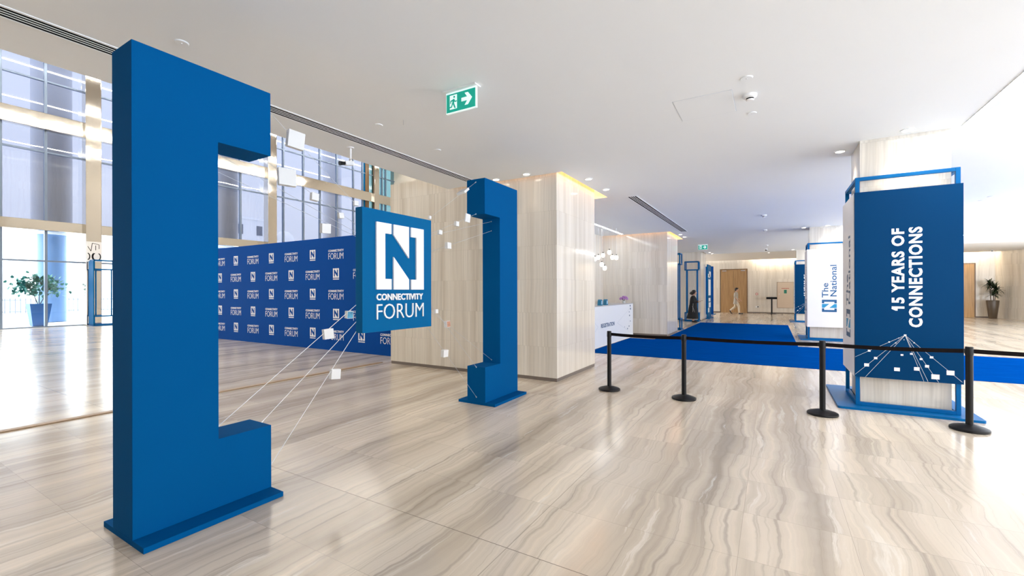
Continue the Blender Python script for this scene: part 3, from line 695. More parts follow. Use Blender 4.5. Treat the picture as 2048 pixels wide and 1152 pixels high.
# ------------------------------------------------------------------ kiosks round the right pillars
NET = [(1.442, .982, .024, .02), (1.286, .888, .016, .014), (1.38, .943, .010, .008), (1.35, .879, .014, .011), (1.431, .924, .008, .007), (1.528, .891, .013, .011), (1.084, .762, .028, .025),
       (1.254, .784, .022, .015), (1.15, .671, .034, .029), (1.057, .574, .050, .04), (1.411, .73, .027, .022), (1.501, .75, .026, .021), (1.593, .691, .027, .022), (1.69, .72, .033, .026),
       (1.648, .606, .038, .032), (1.362, .543, .056, .045), (1.552, .565, .053, .043), (1.861, .543, .070, .056), (1.725, .482, .075, .06)]
NETL = [(.937, .671), (.937, .44), (1.043, .414), (1.619, .414), (1.658, .414), (1.756, .414), (1.965, .44)]
def kiosk(dy, white, label):
    r = thing('display_kiosk', label, 'kiosk', (1.457, 7.83 + dy, 0)); ox, oy = 1.457, 7.83
    mb = MB(); x0, x1, y0, y1, R = .738 - ox, 2.136 - ox, 7.18 - oy, 8.75 - oy, .04
    pts = []
    for cx, cy, a0 in ((x1 - R, y1 - R, 0), (x0 + R, y1 - R, 90), (x0 + R, y0 + R, 180), (x1 - R, y0 + R, 270)):
        for k in range(5): a = math.radians(a0 + k * 22.5); pts.append((cx + R * math.cos(a), cy + R * math.sin(a)))
    mb.prism(pts, lambda u, v, t: (u, v, t), 0, .03); mb.build('base_plate', M['frame_blue'], r)
    T = .045; fx0, fx1, fy0, fy1, zt = .947 - ox, 1.965 - ox, 7.362 - oy, 8.31 - oy, 3.05
    for x, y in ((fx0, fy0), (fx1 - T, fy0), (fx0, fy1 - T), (fx1 - T, fy1 - T)): MB().box(x, x + T, y, y + T, .03, zt, .003).build('post', M['frame_blue'], r)
    for z in (.03, zt - T):
        for y in (fy0, fy1 - T): MB().box(fx0 + T, fx1 - T, y, y + T, z, z + T, .003).build('rail', M['frame_blue'], r)
        for x in (fx0, fx1 - T): MB().box(x, x + T, fy0 + T, fy1 - T, z, z + T, .003).build('rail', M['frame_blue'], r)
    fp = MB().box(.936 - ox, 1.98 - ox, 7.33 - oy, 7.362 - oy, .412, 2.846, .001).build('front_panel', M['white_vinyl' if white else 'vinyl'], r)
    fp['label'] = 'white front panel' if white else 'blue front panel'
    fm = lambda x, z: frame_matrix((x - ox, 7.33 - oy, z), (0, 0, 1), (-1, 0, 0))
    if white:
        mb = MB(); add_mark(mb, .378, .375, fm(1.688, .89), .0012, (LB, RB)); add_text(mb, 'The', .45, .165, fm(1.478, 1.335), .012, .0012); add_text(mb, 'National', .97, .165, fm(1.688, 1.372), .012, .0012)
        mb.build('lettering', M['ink'], fp)
        mb = MB(); add_mark(mb, .378, .375, fm(1.688, .89), .0012, (NU, NL)); mb.build('logo_letter', M['cyan'], fp)
    else:
        mb = MB(); add_text(mb, '15 YEARS OF', 1.024, .127, fm(1.437, 1.318), .036, .0012, 1.12); add_text(mb, 'CONNECTIONS', 1.262, .132, fm(1.609, 1.087), .036, .0012, 1.12)
        mt = fm(1.437, 1.318); mb.prism([(-.026, .088), (-.026, .068), (.006, .068), (.006, .127), (-.004, .127)], lambda u, v, t: mt @ Vector((u, v, t)), 0, .0011)   # flag of the 1
        mb.build('lettering', M['white'], fp)
        pm = frame_matrix((-ox, 7.33 - oy, 0), (1, 0, 0), (0, 0, 1)); W = lambda u, v, t: pm @ Vector((u, v, t))
        mb = MB()
        for x, z, w, h in NET: mb.prism([(x - w / 2, z - h / 2), (x + w / 2, z - h / 2), (x + w / 2, z + h / 2), (x - w / 2, z + h / 2)], W, 0, .0012)
        for x, z in NETL:
            dx, dz = x - 1.442, z - .982; L = math.hypot(dx, dz); ex, ez = -dz / L * .0013, dx / L * .0013
            mb.prism([(1.442 - ex, .982 - ez), (1.442 + ex, .982 + ez), (x + ex, z + ez), (x - ex, z - ez)], W, 0, .0008)
        mb.build('network_graphic', M['white'], fp)
    sp_ = MB().box(.93 - ox, .9465 - ox, 7.362 - oy, 8.42 - oy, .412, 2.846, .001).build('side_panel', M['white_vinyl'], r)
    sp_['label'] = 'white side panel'
    sm = lambda y, z: frame_matrix((.93 - ox, y - oy, z), (0, 0, 1), (0, 1, 0))
    mb = MB(); add_mark(mb, .388, .37, sm(7.68, .895), .0012, (LB, RB)); add_text(mb, 'The', .45, .165, sm(7.885, 1.335), .012, .0012); add_text(mb, 'National', .96, .165, sm(7.68, 1.36), .012, .0012)
    mb.build('lettering', M['ink_soft'], sp_)
    mb = MB(); add_mark(mb, .388, .37, sm(7.68, .895), .0012, (NU, NL)); mb.build('logo_letter', M['cyan'], sp_)
    return r
kiosk(0, False, 'blue kiosk nearest the camera with large white words 15 YEARS OF CONNECTIONS')
kiosk(9.33, True, 'white kiosk reading The National behind the nearest blue one')
kiosk(18.5, False, 'small-looking blue kiosk farthest away, left of the white one')

# ------------------------------------------------------------------ open blue display frames
def bar_box(mb, x0, x1, y0, y1, z0, z1, T):
    for x in (x0, x1 - T):
        for y in (y0, y1 - T): mb.box(x, x + T, y, y + T, z0, z1)
    for z in (z0, z1 - T):
        for y in (y0, y1 - T): mb.box(x0, x1, y, y + T, z, z + T)
        for x in (x0, x1 - T): mb.box(x, x + T, y0, y1, z, z + T)
def display_frame(label, loc, rz=0, w=.68, d=.42):
    r = thing('lattice_stand', label, 'display stand', loc, rz); T = .045
    for z0, z1 in ((2.60, 3.06), (0.02, .46)):
        mb = MB(); bar_box(mb, -w / 2, w / 2, -d / 2, d / 2, z0, z1, T); mb.build('box_frame', M['frame_blue'], r)
    for x in (-w / 2 + .07, w / 2 - .07 - T):
        for y in (-d / 2 + .05, d / 2 - .05 - T): MB().box(x, x + T, y, y + T, .46, 2.60).build('upright', M['frame_blue'], r)
    MB().box(-w / 2 - .05, w / 2 + .05, -d / 2 - .05, d / 2 + .05, 0, .02).build('base_plate', M['frame_blue'], r)
    return r
display_frame('tall open blue frame standing behind the woman in black', (-3.55, 24.05, 0))
display_frame('tall open blue frame half hidden behind the pillar past the desk', (-3.52, 18.6, 0), 0, .74, .5)
# narrow graphic panel beside the third pillar
r = thing('graphic_panel', 'narrow blue panel with white graphics on the right side of the third pillar', 'panel', (-3.12, 27.2, 0))
MB().box(-.03, .03, -.75, .75, .05, 3.02, .003).build('board', M['panel_blue'], r)
MB().box(-.10, .14, -.80, .80, 0, .05, .003).build('base_plate', M['frame_blue'], r)
gm = frame_matrix((.03, -.70, 0), (0, 1, 0), (0, 0, 1)); W = lambda u, v, t: gm @ Vector((u, v, t))
mb = MB()
for a, b, c, d in ((.2, 1.2, 1.3, 2.2), (.3, 1.1, .95, 1.15), (.3, 1.2, .62, .9), (.0, .9, 2.3, 2.5), (.5, 1.3, 2.36, 2.66), (.0, .6, .35, .6)): mb.prism([(a, c), (b, c), (b, d), (a, d)], W, 0, .002)
mb.build('white_graphics', M['print_white'], r)
r = thing('display_slab', 'dark blue upright slab to the left of the oak double door', 'panel', (-3.62, 31.9, 0))
MB().box(-.30, .22, -.18, .18, .03, 3.17, .004).build('board', M['backdrop'], r)
MB().box(-.40, .36, -.30, .30, 0, .03, .003).build('base_plate', M['frame_blue'], r)
mb = MB()
for a, b, c, d in ((.02, .07, 2.85, 3.0), (.0, .06, 2.45, 2.62)): mb.box(a, b, -.182, -.18, c, d)
mb.build('white_graphics', M['print_white'], r)

# ------------------------------------------------------------------ registration desk
r = thing('registration_desk', 'long white desk marked REGISTRATION behind the belt barrier', 'desk', (-4.1, 12.8, 0))
MB().box(-.05, 0, -2.2, 2.186, 0, 1.12, .003).build('front_panel', M['desk_white'], r)
MB().box(-.72, -.05, 2.136, 2.186, 0, 1.12, .003).build('end_panel', M['desk_white'], r)
MB().box(-.72, -.05, -2.2, -2.15, 0, 1.12, .003).build('end_panel', M['desk_white'], r)
MB().box(-.74, .0, -2.2, 2.19, 1.12, 1.144, .003).build('counter_top', M['counter'], r)
dm = lambda y, z: frame_matrix((0, y - 12.8, z), (0, 1, 0), (0, 0, 1))
mb = MB(); add_text(mb, 'REGISTRATION', 1.21, .118, dm(11.737, .52), .03, .002); mb.build('lettering', M['ink_soft'], r)
W0 = dm(12.8, 0); W = lambda u, v, t: W0 @ Vector((u, v, t))
mb = MB()
def stroke(a, b, w=.006):
    dx, dz = b[0] - a[0], b[1] - a[1]; L = math.hypot(dx, dz); ex, ez = -dz / L * w / 2, dx / L * w / 2
    mb.prism([(a[0] - ex, a[1] - ez), (a[0] + ex, a[1] + ez), (b[0] + ex, b[1] + ez), (b[0] - ex, b[1] - ez)], W, 0, .0015)
for a, b in (((-2.15, .95), (-1.29, .571)), ((-2.15, .18), (-1.29, .571)), ((.417, .573), (1.95, 1.02)), ((.417, .573), (1.7, .22))): stroke(a, b)
mb.build('chevron_lines', M['grey_line'], r)
mb = MB()
for y, z, s in ((1.84, 1.06, .045), (1.87, .96, .05), (1.72, .86, .03), (1.76, .74, .04), (1.85, .55, .03), (1.70, .39, .035), (1.52, .32, .035), (1.2, .40, .02)):
    mb.prism([(y - s, z - s * .6), (y + s, z - s * .6), (y + s, z + s * .6), (y - s, z + s * .6)], W, 0, .002)
mb.build('dots', M['ink_soft'], r)
def arch_stand(y, label):
    r = thing('arched_stand', label, 'stand', (-4.20, y, 1.144))
    w, h = .085, .17
    pts = [(-w, 0), (w, 0)] + [(w * .72 * math.cos(a * PI / 8), h - .055 + .055 * math.sin(a * PI / 8)) for a in range(9)]
    mb = MB(); mb.prism(pts, lambda u, v, t: (t, u, v), -.05, .05); mb.build('body', M['stand_blue'], r)
    pts = [(-w * .6, .03), (w * .6, .03), (w * .4, h - .04), (-w * .4, h - .04)]
    mb = MB(); mb.prism(pts, lambda u, v, t: (t, u, v), .05, .053); mb.build('face', M['stand_light'], r)  # paler centre patch paints a light blue reflection on the stand
arch_stand(11.95, 'small blue arched stand on the desk, nearer the wide pillar')
arch_stand(12.42, 'small blue arched stand on the desk, nearer the flowers')
r = thing('flower_vase', 'lilac flowers in a pale vase at the end of the registration desk', 'flowers', (-4.33, 14.7, 1.144))
MB().lathe([(0, 0), (.045, 0), (.055, .03), (.05, .07), (.058, .085), (.048, .085), (.04, .07), (0, .06)], seg=20).build('vase', M['vase'], r, True)
mb = MB()
for k in range(46):
    a = random.uniform(0, 2 * PI); q = random.uniform(0, 1); e = math.acos(1 - q * 1.1) if q * 1.1 < 2 else 1
    mb.ball((.13 * math.sin(e) * math.cos(a), .13 * math.sin(e) * math.sin(a), .14 + .085 * math.cos(e)), random.uniform(.018, .028), seg=8)
mb.build('blossoms', M['purple'], r, True)
mb = MB()
for k in range(9): a = k * 0.7; mb.cyl((0, 0, .06), (.07 * math.cos(a), .07 * math.sin(a), .15), .004, seg=6)
mb.build('stems', M['leaf_dark'], r)
# pendants over the desk
PEND = [(-4.256, 2.736), (-4.455, 2.654), (-4.599, 2.599), (-4.711, 2.557), (-4.161, 2.58), (-4.04, 2.566), (-4.494, 2.374), (-4.403, 2.261)]
PL = ['glowing globe pendant hanging highest over the desk', 'glowing globe pendant just left of the highest one', 'glowing globe pendant third from the left in the upper cluster', 'glowing globe pendant half hidden by the wide pillar',
      'glowing globe pendant to the right below the highest one', 'rightmost glowing globe pendant over the desk', 'glowing globe pendant second lowest over the desk', 'glowing globe pendant hanging lowest over the desk']
for (x, z), t, yy in zip(PEND, PL, (13.6, 13.9, 13.4, 13.75, 13.35, 13.8, 13.55, 13.35)):
    k = yy / 12.95; x2, z2 = x * k, 1.55 + (z - 1.55) * k
    r = thing('pendant_lamp', t, 'pendant lamp', (x2, yy, CEIL), group='globe pendants over the registration desk')
    MB().cyl((0, 0, 0), (0, 0, z2 - CEIL + .08), .003, seg=6).build('cord', M['metal'], r)
    MB().cyl((0, 0, z2 - CEIL + .055), (0, 0, z2 - CEIL + .095), .028, .014, 14).build('cap', M['black'], r)
    MB().lathe([(0, -.085), (.035, -.078), (.058, -.045), (.064, 0), (.052, .04), (.028, .06), (0, .06)], seg=20, cz=z2 - CEIL).build('globe', M['bulb'], r, True)

# ------------------------------------------------------------------ far wall: doors, hatch, table
def door(name, x0, x1, h, leaves, mat):
    r = bpy.data.objects.new(name, None); COL.objects.link(r); r.location = ((x0 + x1) / 2, WALL_Y, 0); struct(r)
    w = (x1 - x0) / 2; F = .05
    mb = MB(); mb.box(-w, -w + F, -.03, .0, 0, h); mb.box(w - F, w, -.03, .0, 0, h); mb.box(-w + F, w - F, -.03, .0, h - F, h); mb.build('door_frame', M['oak_frame'], r)
    n = leaves; lw = (2 * w - 2 * F) / n
    for k in range(n):
        a = -w + F + k * lw
        lf = MB().box(a + .004, a + lf_w(lw), -.022, 0, .005, h - F - .005, .002).build('door_leaf', M[mat], r)
        MB().box(a + lw * (.12 if k == 0 else .55), a + lw * (.45 if k == 0 else .88), -.06, -.022, h - .16, h - .10, .004).build('door_closer', M['metal'], lf)
def lf_w(w): return w - .004
door('door_1', -3.26, -1.51, 3.10, 2, 'oak')
door('door_2', 8.80, 9.88, 3.10, 1, 'oak_gold')
r = thing('service_hatch', 'cream service hatch with red lettering strip and small green sign in the far wall', 'hatch', (.72, WALL_Y, 0))
MB().box(-.46, .46, -.015, 0, .40, 2.12, .003).build('panel', M['hatch'], r)
mb = MB()
for a in ((-.475, -.46, .385, 2.135), (.46, .475, .385, 2.135), (-.46, .46, .385, .40), (-.46, .46, 2.12, 2.135)): mb.box(a[0], a[1], -.02, 0, a[2], a[3])
mb.build('edge', M['oak_frame'], r)
mb = MB()
for k in range(6): mb.box(-.20 + k * .072, -.15 + k * .072, -.017, -.015, 1.69, 1.735)
mb.build('red_marking', M['red'], r)
MB().box(-.07, .09, -.018, -.015, 1.37, 1.61).build('green_sign', M['sign_teal'], r)
MB().box(-.36, -.33, -.025, -.015, 1.28, 1.36).build('latch', M['metal'], r)
r = thing('fire_alarm_point', 'small red fire alarm call point beside the oak double door', 'alarm', (-.95, WALL_Y, 1.33))
MB().box(-.065, .065, -.04, 0, -.065, .065, .008).build('box', M['red'], r); MB().box(-.035, .035, -.044, -.04, -.035, .035).build('glass_face', M['white'], r)
r = thing('wall_socket', 'low wall socket with a dark plug below the fire alarm point', 'socket', (-.92, WALL_Y, .44))
MB().box(-.11, .10, -.012, 0, -.05, .05, .004).build('plate', M['white'], r); MB().box(.0, .085, -.05, -.012, -.035, .035, .006).build('plug', M['socket_dark'], r)
r = thing('high_table', 'black bar-height table against the far wall left of the service hatch', 'table', (-.06, 34.1, 0))
MB().box(-.31, .31, -.28, .28, .99, 1.13, .01).build('table_top', M['black'], r)
MB().cyl((0, 0, .03), (0, 0, .99), .045, seg=16).build('post', M['black'], r, True)
MB().lathe([(0, 0), (.27, 0), (.27, .015), (.06, .035), (0, .035)], seg=28).build('base', M['black'], r, True)
# cove glow over the right part of the far wall
def wallwash(x0, x1, label):
    r = thing('cove_light', label, 'light', ((x0 + x1) / 2, WALL_Y - .31, CEIL + .42)); h = (x1 - x0) / 2
    MB().box(-h, h, -.02, .02, -.05, 0).build('strip', M['linear_wash'], r)
wallwash(-.95, 1.3, 'warm light strip along the ceiling above the service hatch')
wallwash(6.5, 10.4, 'warm light strip along the ceiling above the single oak door')
r = thing('potted_palm', 'dark leafy palm in a tall bronze pot by the right far wall', 'potted plant', (10.35, 34.1, 0))
MB().lathe([(0, 0), (.15, 0), (.165, .02), (.22, .55), (.26, .98), (.25, 1.0), (.23, .98), (.22, .92), (0, .92)], seg=32).build('pot', M['bronze'], r, True)
mb = MB()
for dx, dy, h in ((-.06, 0, 1.9), (.08, .05, 1.55), (.0, -.07, 1.35)): mb.cyl((dx, dy, .9), (dx * 2.2, dy * 2, h), .022, .016, 8)
mb.build('stems', M['bark'], r)
def blade_leaf(mb, base, az, el, L, w, droop):
    pts = []; N = 6
    p = Vector(base); e = el
    for k in range(N + 1):
        f = k / N; wd = w * math.sin(PI * (0.12 + 0.88 * f) ** 0.8) if k < N else 0.0005
        side = Vector((-math.sin(az), math.cos(az), 0))
        pts.append((p - side * wd, p + side * wd)); d = Vector((math.cos(az) * math.cos(e), math.sin(az) * math.cos(e), math.sin(e)))
        p = p + d * (L / N); e -= droop / N
    for a, b in zip(pts, pts[1:]): mb.quad([a[0], a[1], b[1], b[0]])
mb = MB()
for c in ((-.13, 0, 1.9), (.18, .1, 1.55), (0, -.14, 1.35), (.02, .02, 1.75)):
    for k in range(60): blade_leaf(mb, Vector(c) + Vector((0, 0, random.uniform(-.12, .08))), random.uniform(0, 2 * PI), random.uniform(-.3, 1.3), random.uniform(.30, .50), .028, random.uniform(.4, 1.5))
mb.build('leaves', M['leaf_dark'], r, normals=False)

# ------------------------------------------------------------------ people
def fuse(mb, name, mat, parent, voxel=.008, smooth=3):
    """weld overlapping limbs into one continuous skin"""
    me = bpy.data.meshes.new(name); bmesh.ops.recalc_face_normals(mb.bm, faces=mb.bm.faces); mb.bm.to_mesh(me); mb.bm.free()
    t = bpy.data.objects.new('t', me); COL.objects.link(t)
    rm = t.modifiers.new('r', 'REMESH'); rm.mode = 'VOXEL'; rm.voxel_size = voxel
    sm = t.modifiers.new('s', 'SMOOTH'); sm.iterations = smooth; sm.factor = .5
    dg = bpy.context.evaluated_depsgraph_get(); m2 = bpy.data.meshes.new_from_object(t.evaluated_get(dg))
    bpy.data.objects.remove(t); bpy.data.meshes.remove(me)
    m2.name = name; m2.materials.clear(); m2.materials.append(mat)
    for p in m2.polygons: p.use_smooth = True
    o = bpy.data.objects.new(name, m2); COL.objects.link(o); o.parent = parent
    return o
def head(mb, c, s=1.0):
    """face looks along +x"""
    cx, cy, cz = c
    mb.ball((cx - .005 * s, cy, cz + .02 * s), .095 * s, 1.02, .80, 1.12, 18)
    mb.ball((cx + .028 * s, cy, cz - .05 * s), .062 * s, 1.0, .86, 1.05, 14)       # jaw
    mb.cyl((cx + .088 * s, cy, cz + .025 * s), (cx + .108 * s, cy, cz - .018 * s), .008 * s, .014 * s, 8)   # nose
    mb.ball((cx + .080 * s, cy, cz - .052 * s), .016 * s, .8, 1.5, .55, 8)          # lips
    for q in (-1, 1):
        mb.ball((cx + .080 * s, cy + q * .032 * s, cz + .018 * s), .012 * s, seg=8)    # eyes
        mb.ball((cx - .008 * s, cy + q * .078 * s, cz), .028 * s, .55, .35, 1.05, 8)   # ears
def hand(mb, wrist, d, side, palm_n, s=1.0, curl=.5):
    d = Vector(d).normalized(); n = Vector(palm_n).normalized(); w = d.cross(n).normalized() * side
    wr = Vector(wrist); pc = wr + d * .05 * s
    for k in (-1.2, 0, 1.2): mb.capsule(wr + w * k * .010 * s, wr + d * .085 * s + w * k * .024 * s, .016 * s, .014 * s, 8)
    for k, L in ((-1.5, .060), (-.5, .074), (.5, .080), (1.5, .070)):
        p = wr + d * .085 * s + w * k * .019 * s; a = p + (d * math.cos(curl * .5) + n * math.sin(curl * .5)) * L * .5 * s
        b = a + (d * math.cos(curl * 1.5) + n * math.sin(curl * 1.5)) * L * .5 * s
        mb.capsule(p, a, .0088 * s, .0082 * s, 6); mb.capsule(a, b, .0082 * s, .0072 * s, 6)
    p = wr + d * .03 * s + w * .03 * s; a = p + (d * .7 + w * .6 + n * .2).normalized() * .04 * s; b = a + (d + n * .3).normalized() * .032 * s
    mb.capsule(p, a, .012 * s, .010 * s, 6); mb.capsule(a, b, .010 * s, .008 * s, 6)
def man():
    r = thing('person', 'person in a pale tunic and cream trousers walking past the oak double door', 'person', (-2.12, 33.0, 0))
    S = 1.0
    mb = MB(); head(mb, (.05, 0, 1.625)); mb.capsule((0, 0, 1.42), (.03, 0, 1.56), .062, .055)
    mb.loft([(0, 0, .90, .11, .16), (0, 0, 1.05, .10, .145), (0, 0, 1.25, .115, .175), (0, 0, 1.40, .10, .17), (0, 0, 1.46, .05, .08)])
    # legs: front foot planted, rear foot on its toes
    for y, kn, an in ((-.09, (.17, -.09, .50), (.20, -.09, .09)), (.09, (-.06, .09, .48), (-.36, .09, .22))):
        mb.capsule((0, y, .92), kn, .085, .058); mb.capsule(kn, an, .055, .038)
        t = Vector(an) + (Vector((.16, 0, -.05)) if y < 0 else Vector((.07, 0, -.16))); mb.capsule(an, t, .036, .028)
    for y, el, wr in ((-.21, (-.06, -.24, 1.13), (.12, -.24, .93)), (.21, (.02, .24, 1.12), (.22, .22, .95))):
        mb.capsule((0, y * .92, 1.38), el, .050, .040); mb.capsule(el, wr, .038, .027)
        hand(mb, wr, Vector(wr) - Vector(el), 1 if y > 0 else -1, (0, -1 if y > 0 else 1, 0))
    fuse(mb, 'body', M['skin'], r, .009)
    mb = MB(); mb.loft([(-.01, 0, .66, .165, .205), (-.01, 0, .80, .15, .20), (0, 0, .95, .135, .185), (0, 0, 1.10, .125, .175), (0, 0, 1.28, .135, .20), (0, 0, 1.40, .118, .195), (.005, 0, 1.45, .075, .11), (.01, 0, 1.485, .066, .07)])
    for y, el in ((-.21, (-.06, -.24, 1.13)), (.21, (.02, .24, 1.12))): mb.capsule((0, y * .9, 1.375), el, .068, .058)
    fuse(mb, 'tunic', M['tunic'], r, .010)
    mb = MB()
    for y, kn, an in ((-.09, (.17, -.09, .50), (.19, -.09, .12)), (.09, (-.06, .09, .48), (-.33, .09, .25))):
        mb.capsule((0, y, .90), kn, .100, .078); mb.capsule(kn, an, .076, .060)
    fuse(mb, 'trousers', M['trousers'], r, .010)
    mb = MB(); mb.capsule((.20, -.09, .05), (.39, -.09, .035), .046, .034); mb.box(.15, .42, -.13, -.05, 0, .03, .012)
    mb.capsule((-.37, .09, .22), (-.30, .09, .055), .044, .036); mb.capsule((-.30, .09, .055), (-.25, .09, .035), .036, .030)
    fuse(mb, 'shoes', M['shoe'], r, .008)
    mb = MB(); mb.ball((.028, 0, 1.665), .104, 1.0, .86, .98, 16); mb.ball((-.02, 0, 1.61), .085, .8, .92, 1.0, 14); mb.ball((.10, 0, 1.725), .05, 1.1, 1.3, .6, 12)
    fuse(mb, 'hair', M['hair'], r, .009, 2)
man()
def woman():
    r = thing('person', 'person in a long black robe looking at a phone beside the blue frame', 'person', (-3.40, 23.35, 0))
    s = .93
    mb = MB(); head(mb, (.07, 0, 1.455), .95); mb.capsule((-.01, 0, 1.27), (.045, 0, 1.39), .056, .050)
    mb.loft([(0, 0, .80, .13, .17), (0, 0, .95, .12, .16), (0, 0, 1.12, .13, .17), (0, 0, 1.25, .10, .16), (0, 0, 1.31, .05, .075)])
    for y in (-.08, .08):
        mb.capsule((0, y, .80), (.01, y, .43), .085, .058); mb.capsule((.01, y, .43), (0, y, .08), .055, .038); mb.capsule((0, y, .06), (.14, y, .035), .036, .028)
    for y, el, wr in ((-.19, (.05, -.21, 1.0), (.27, -.10, 1.02)), (.19, (.05, .21, 1.0), (.27, .10, 1.02))):
        mb.capsule((0, y * .92, 1.23), el, .050, .042); mb.capsule(el, wr, .040, .028)
        hand(mb, wr, Vector(wr) - Vector(el), 1 if y > 0 else -1, (0, .3 if y < 0 else -.3, 1), .92, .8)
    fuse(mb, 'body', M['skin'], r, .009)
    mb = MB(); mb.loft([(-.03, 0, .17, .27, .27), (-.03, 0, .19, .285, .28), (-.02, 0, .40, .245, .25), (-.01, 0, .70, .205, .225), (.005, 0, .90, .175, .21), (.01, 0, 1.08, .165, .205), (0, 0, 1.22, .130, .195), (0, 0, 1.285, .085, .115), (.005, 0, 1.32, .066, .072)], 32)
    for y, el, wr in ((-.19, (.05, -.21, 1.0), (.19, -.14, 1.015)), (.19, (.05, .21, 1.0), (.19, .14, 1.015))):
        mb.capsule((0, y * .9, 1.215), el, .070, .070); mb.capsule(el, wr, .068, .060)
    fuse(mb, 'robe', M['black_cloth'], r, .010)
    mb = MB(); mb.cyl((.03, -.232, .96), (.02, -.268, .52), .003, seg=6).cyl((.0, -.245, .80), (.11, -.262, .50), .003, seg=6); mb.build('bag_strap', M['white'], r)
    mb = MB(); mb.ball((.030, 0, 1.50), .112, 1.0, .95, .98, 16); mb.ball((-.045, 0, 1.44), .105, 1.05, 1.0, .88, 14); mb.ball((-.10, 0, 1.42), .06, 1.2, 1.2, .8, 12)
    fuse(mb, 'hair', M['hair'], r, .009, 2)
    mb = MB()
    for y in (-.08, .08): mb.capsule((-.02, y, .05), (.15, y, .036), .046, .036)
    fuse(mb, 'shoes', M['shoe'], r, .008)
    mb = MB(); mb.box(-.075, .075, -.036, .036, -.005, .005, .003)
    ph = tag(mb.build('phone', M['black']), 'dark phone held by the person in the long black robe', 'phone'); ph.location = (-3.40 + .38, 23.35, 1.062); ph.rotation_euler = (0, math.radians(-14), 0)
woman()

# ------------------------------------------------------------------ lobby window wall
GX = -28.0
def pane(y0, y1, z0, z1):
    mb = MB(); mb.quad([(0, y0, z0), (0, y1, z0), (0, y1, z1), (0, y0, z1)]); return mb
r = bpy.data.objects.new('window_1', None); COL.objects.link(r); r.location = (GX, 0, 0); struct(r)
pane(-8.2, 23.9, 4.75, 12.2).build('upper_glass', M['glass_high'], r)
pane(-8.2, 23.9, 0.02, 4.3).build('lower_glass', M['glass_low'], r)
pane(24.5, 27.3, 0.02, 12.2).build('teal_glass', M['glass_teal'], r)
for y in (-7, -5.6, -4.2, -2.8, -1.4, 0, 1.5, 3.2, 4.9, 6.24, 9.5, 10.8, 12.0, 13.1, 14.6, 17.34, 18.79, 20.08, 21.5, 23.0, 23.9, 25.9, 26.3):
    MB().box(-.06, .10, y - .045, y + .045, 0, 12.2).build('mullion', M['mullion'], r)
MB().box(-.06, .10, 24.15, 24.5, 0, 12.2).build('dark_post', M['oak_frame'], r)
MB().box(-.06, .05, 23.9, 24.15, 0, 12.2).build('teal_post', M['panel_blue'], r)
for z in (2.95, 7.82, 11.0): MB().box(-.05, .08, -8.2, 27.3, z - .035, z + .035).build('transom', M['mullion'], r)
MB().box(-.05, .08, -8.2, 27.3, 0, .04).build('sill', M['mullion'], r)
tag(MB().box(GX - .02, GX + .30, -8.2, 27.3, 8.78, 9.50, .02).build('metal_beam', M['brass']), 'polished champagne metal beam running across the upper window wall', 'beam')
tag(MB().box(GX - .02, GX + .25, -8.2, 27.3, 4.30, 4.75, .02).build('metal_beam', M['brass']), 'polished champagne metal beam above the lower clear panes', 'beam')
for y0, y1, t in ((7.45, 8.02, 'polished metal column left of the big bracket, behind the slim blue frame'), (16.05, 16.63, 'polished metal column seen through the opening of the big bracket'), (24.72, 25.22, 'polished metal column beside the sign near the stone wall'), (-1.2, -.62, 'polished metal column of the window wall out beyond the left edge')):
    tag(MB().box(-28.0, -27.5, y0, y1, 0, 12.2, .03).build('metal_column', M['brass']), t, 'column')
r = thing('reflection_board', 'white board with black marks imitating a reflection in the metal column', 'sign', (-27.48, 7.735, 2.98))
MB().box(0, .02, -.27, .27, -.0, .95, .002).build('board', M['white'], r)  # board and marks added to paint a reflection in the polished column
wm_ = frame_matrix((.02, -.25, 0), (0, 1, 0), (0, 0, 1)); W = lambda u, v, t: wm_ @ Vector((u, v, t))
mb = MB()
def sstroke(a, b, w):
    dx, dz = b[0] - a[0], b[1] - a[1]; L = math.hypot(dx, dz); ex, ez = -dz / L * w / 2, dx / L * w / 2
    mb.prism([(a[0] - ex, a[1] - ez), (a[0] + ex, a[1] + ez), (b[0] + ex, b[1] + ez), (b[0] - ex, b[1] - ez)], W, 0, .003)
for a, b in (((.02, .72), (.13, .50)), ((.13, .50), (.18, .88)), ((.18, .88), (.42, .82)), ((.42, .82), (.42, .62)), ((.30, .78), (.30, .55))): sstroke(a, b, .022)
for cx, sg in ((.02, 1), (.24, -1), (.27, -1), (.40, 1)):
    for k in range(6):
        a0, a1 = -PI / 2 + k * PI / 6, -PI / 2 + (k + 1) * PI / 6
        sstroke((cx + sg * .07 * math.cos(a0), .25 + .15 * math.sin(a0)), (cx + sg * .07 * math.cos(a1), .25 + .15 * math.sin(a1)), .04)
mb.build('black_marks', M['black'], r)
r = display_frame('slim blue frame stand with an upright blue panel at the window wall', (-27.05, 7.95, 0), -PI / 2, .85, .5)
MB().box(.42, .45, -.30, .30, .05, 3.0).build('side_board', M['panel_blue'], r)

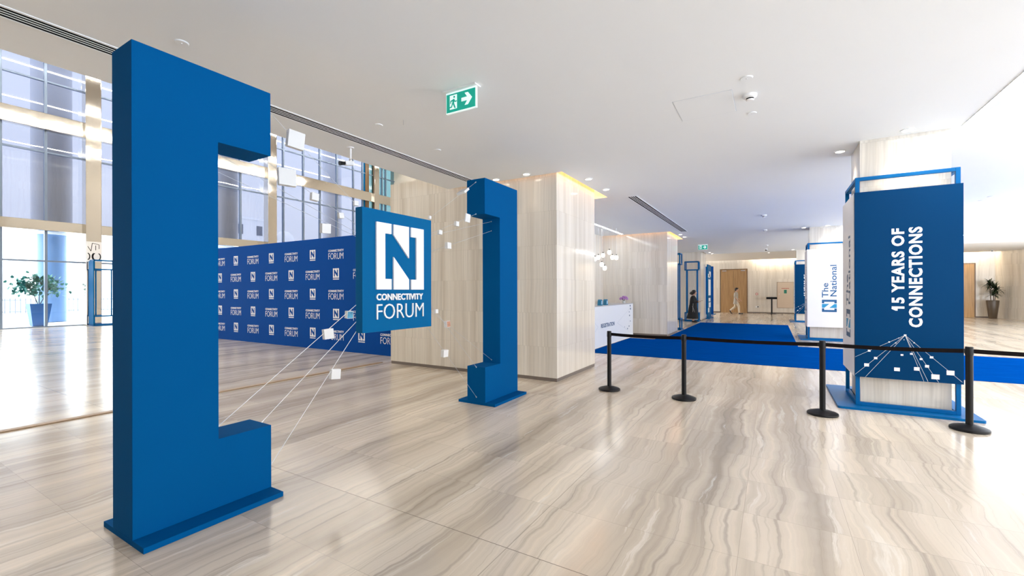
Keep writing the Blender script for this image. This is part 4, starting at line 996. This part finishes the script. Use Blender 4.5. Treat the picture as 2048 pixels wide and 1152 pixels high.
# ------------------------------------------------------------------ outside
struct(MB().box(-140, -28.2, -60, 120, -0.25, -0.02).build('ground', M['pave']), 'bright paved ground outside the lobby windows')
r = thing('potted_tree', 'small leafy tree in a tapered blue planter outside the left window', 'potted plant', (-29.4, 6.33, 0))
mb = MB(); mb.prism([(-.24, -.24), (.24, -.24), (.24, .24), (-.24, .24)], lambda u, v, t: (u * (1 + .5 * t), v * (1 + .5 * t), t * 1.03), 0, 1.0)
mb.build('planter', M['pot_blue'], r)
mb = MB()
for dx, dy in ((.0, -.08), (.05, .10), (-.06, .02)): mb.cyl((0, dy * .4, 1.0), (dx * 3, dy * 3.2, 1.75), .018, .012, 7)
mb.build('stems', M['bark'], r)
mb = MB()
for k in range(560):
    a = random.uniform(0, 2 * PI); q = random.random() ** .5
    c = random.choice([(-.1, -.5, 1.75), (.1, .3, 2.0), (0, 0, 2.15), (.1, -.2, 1.7), (-.1, .45, 1.65), (0, -.35, 2.0)])
    p = Vector(c) + Vector((random.gauss(0, .17), random.gauss(0, .19), random.gauss(0, .15)))
    blade_leaf(mb, p, random.uniform(0, 2 * PI), random.uniform(-1.5, 1.5), random.uniform(.12, .19), .06, .5)
mb.build('leaves', M['leaf_teal'], r, normals=False)
r = thing('picket_fence', 'white picket fence outside beyond the planter', 'fence', (-46, 12, 0))
mb = MB()
for k in range(170): y = -24 + k * .25; mb.box(-.02, .02, y - .025, y + .025, .05, 1.15)
mb.build('pickets', M['fence'], r)
MB().box(-.03, .03, -24.2, 18.6, .16, .22).box(-.03, .03, -24.2, 18.6, .98, 1.04).build('rails', M['fence'], r)
for y, t in ((7.6, 'pale blue round column outside the left window'), (16.2, 'pale blue round column outside, seen through the big bracket'), (24.9, 'pale blue round column outside, behind the sign')):
    r = thing('round_column', t, 'column', (-33, y, 0))
    MB().lathe([(0, 0), (.55, 0), (.55, 4.6), (0, 4.6)], seg=36).build('shaft', M['ext_blue'], r, True)
    MB().lathe([(0, 4.6), (.78, 4.6), (.78, 14), (0, 14)], seg=36).build('brightened_shaft', M['ext_pale'], r, True)  # upper shaft coloured paler to make up for the dark tinted glass
def villa(x, y, w, h, label, dome_=False):
    r = thing('villa', label, 'building', (x, y, 0))
    MB().box(-3, 3, -w / 2, w / 2, 0, h).build('walls', M['ext_white'], r)
    MB().box(-3.2, 3.2, -w / 2 - .2, w / 2 + .2, h, h + .35).build('parapet', M['ext_white'], r)
    n = max(2, int(w / 2.2))
    for fl in range(int(h / 3.2)):
        for k in range(n):
            yy = -w / 2 + (k + .5) * w / n
            MB().box(3.0, 3.06, yy - .45, yy + .45, fl * 3.2 + 1.0, fl * 3.2 + 2.5).build('window', M['ext_dark'], r)
    if dome_: MB().lathe([(1.6, h + .3), (1.6, h + 1.0), (1.3, h + 1.8), (.7, h + 2.3), (0, h + 2.5)], seg=24).build('dome', M['ext_white'], r, True)
villa(-74, 38.5, 6, 13.0, 'tall white villa far outside seen through the big bracket', False)
villa(-72, 44.8, 6, 9.5, 'lower white villa far outside with a rounded roof', True)
villa(-80, 54, 7, 11.0, 'white villa far outside just above the backdrop', False)
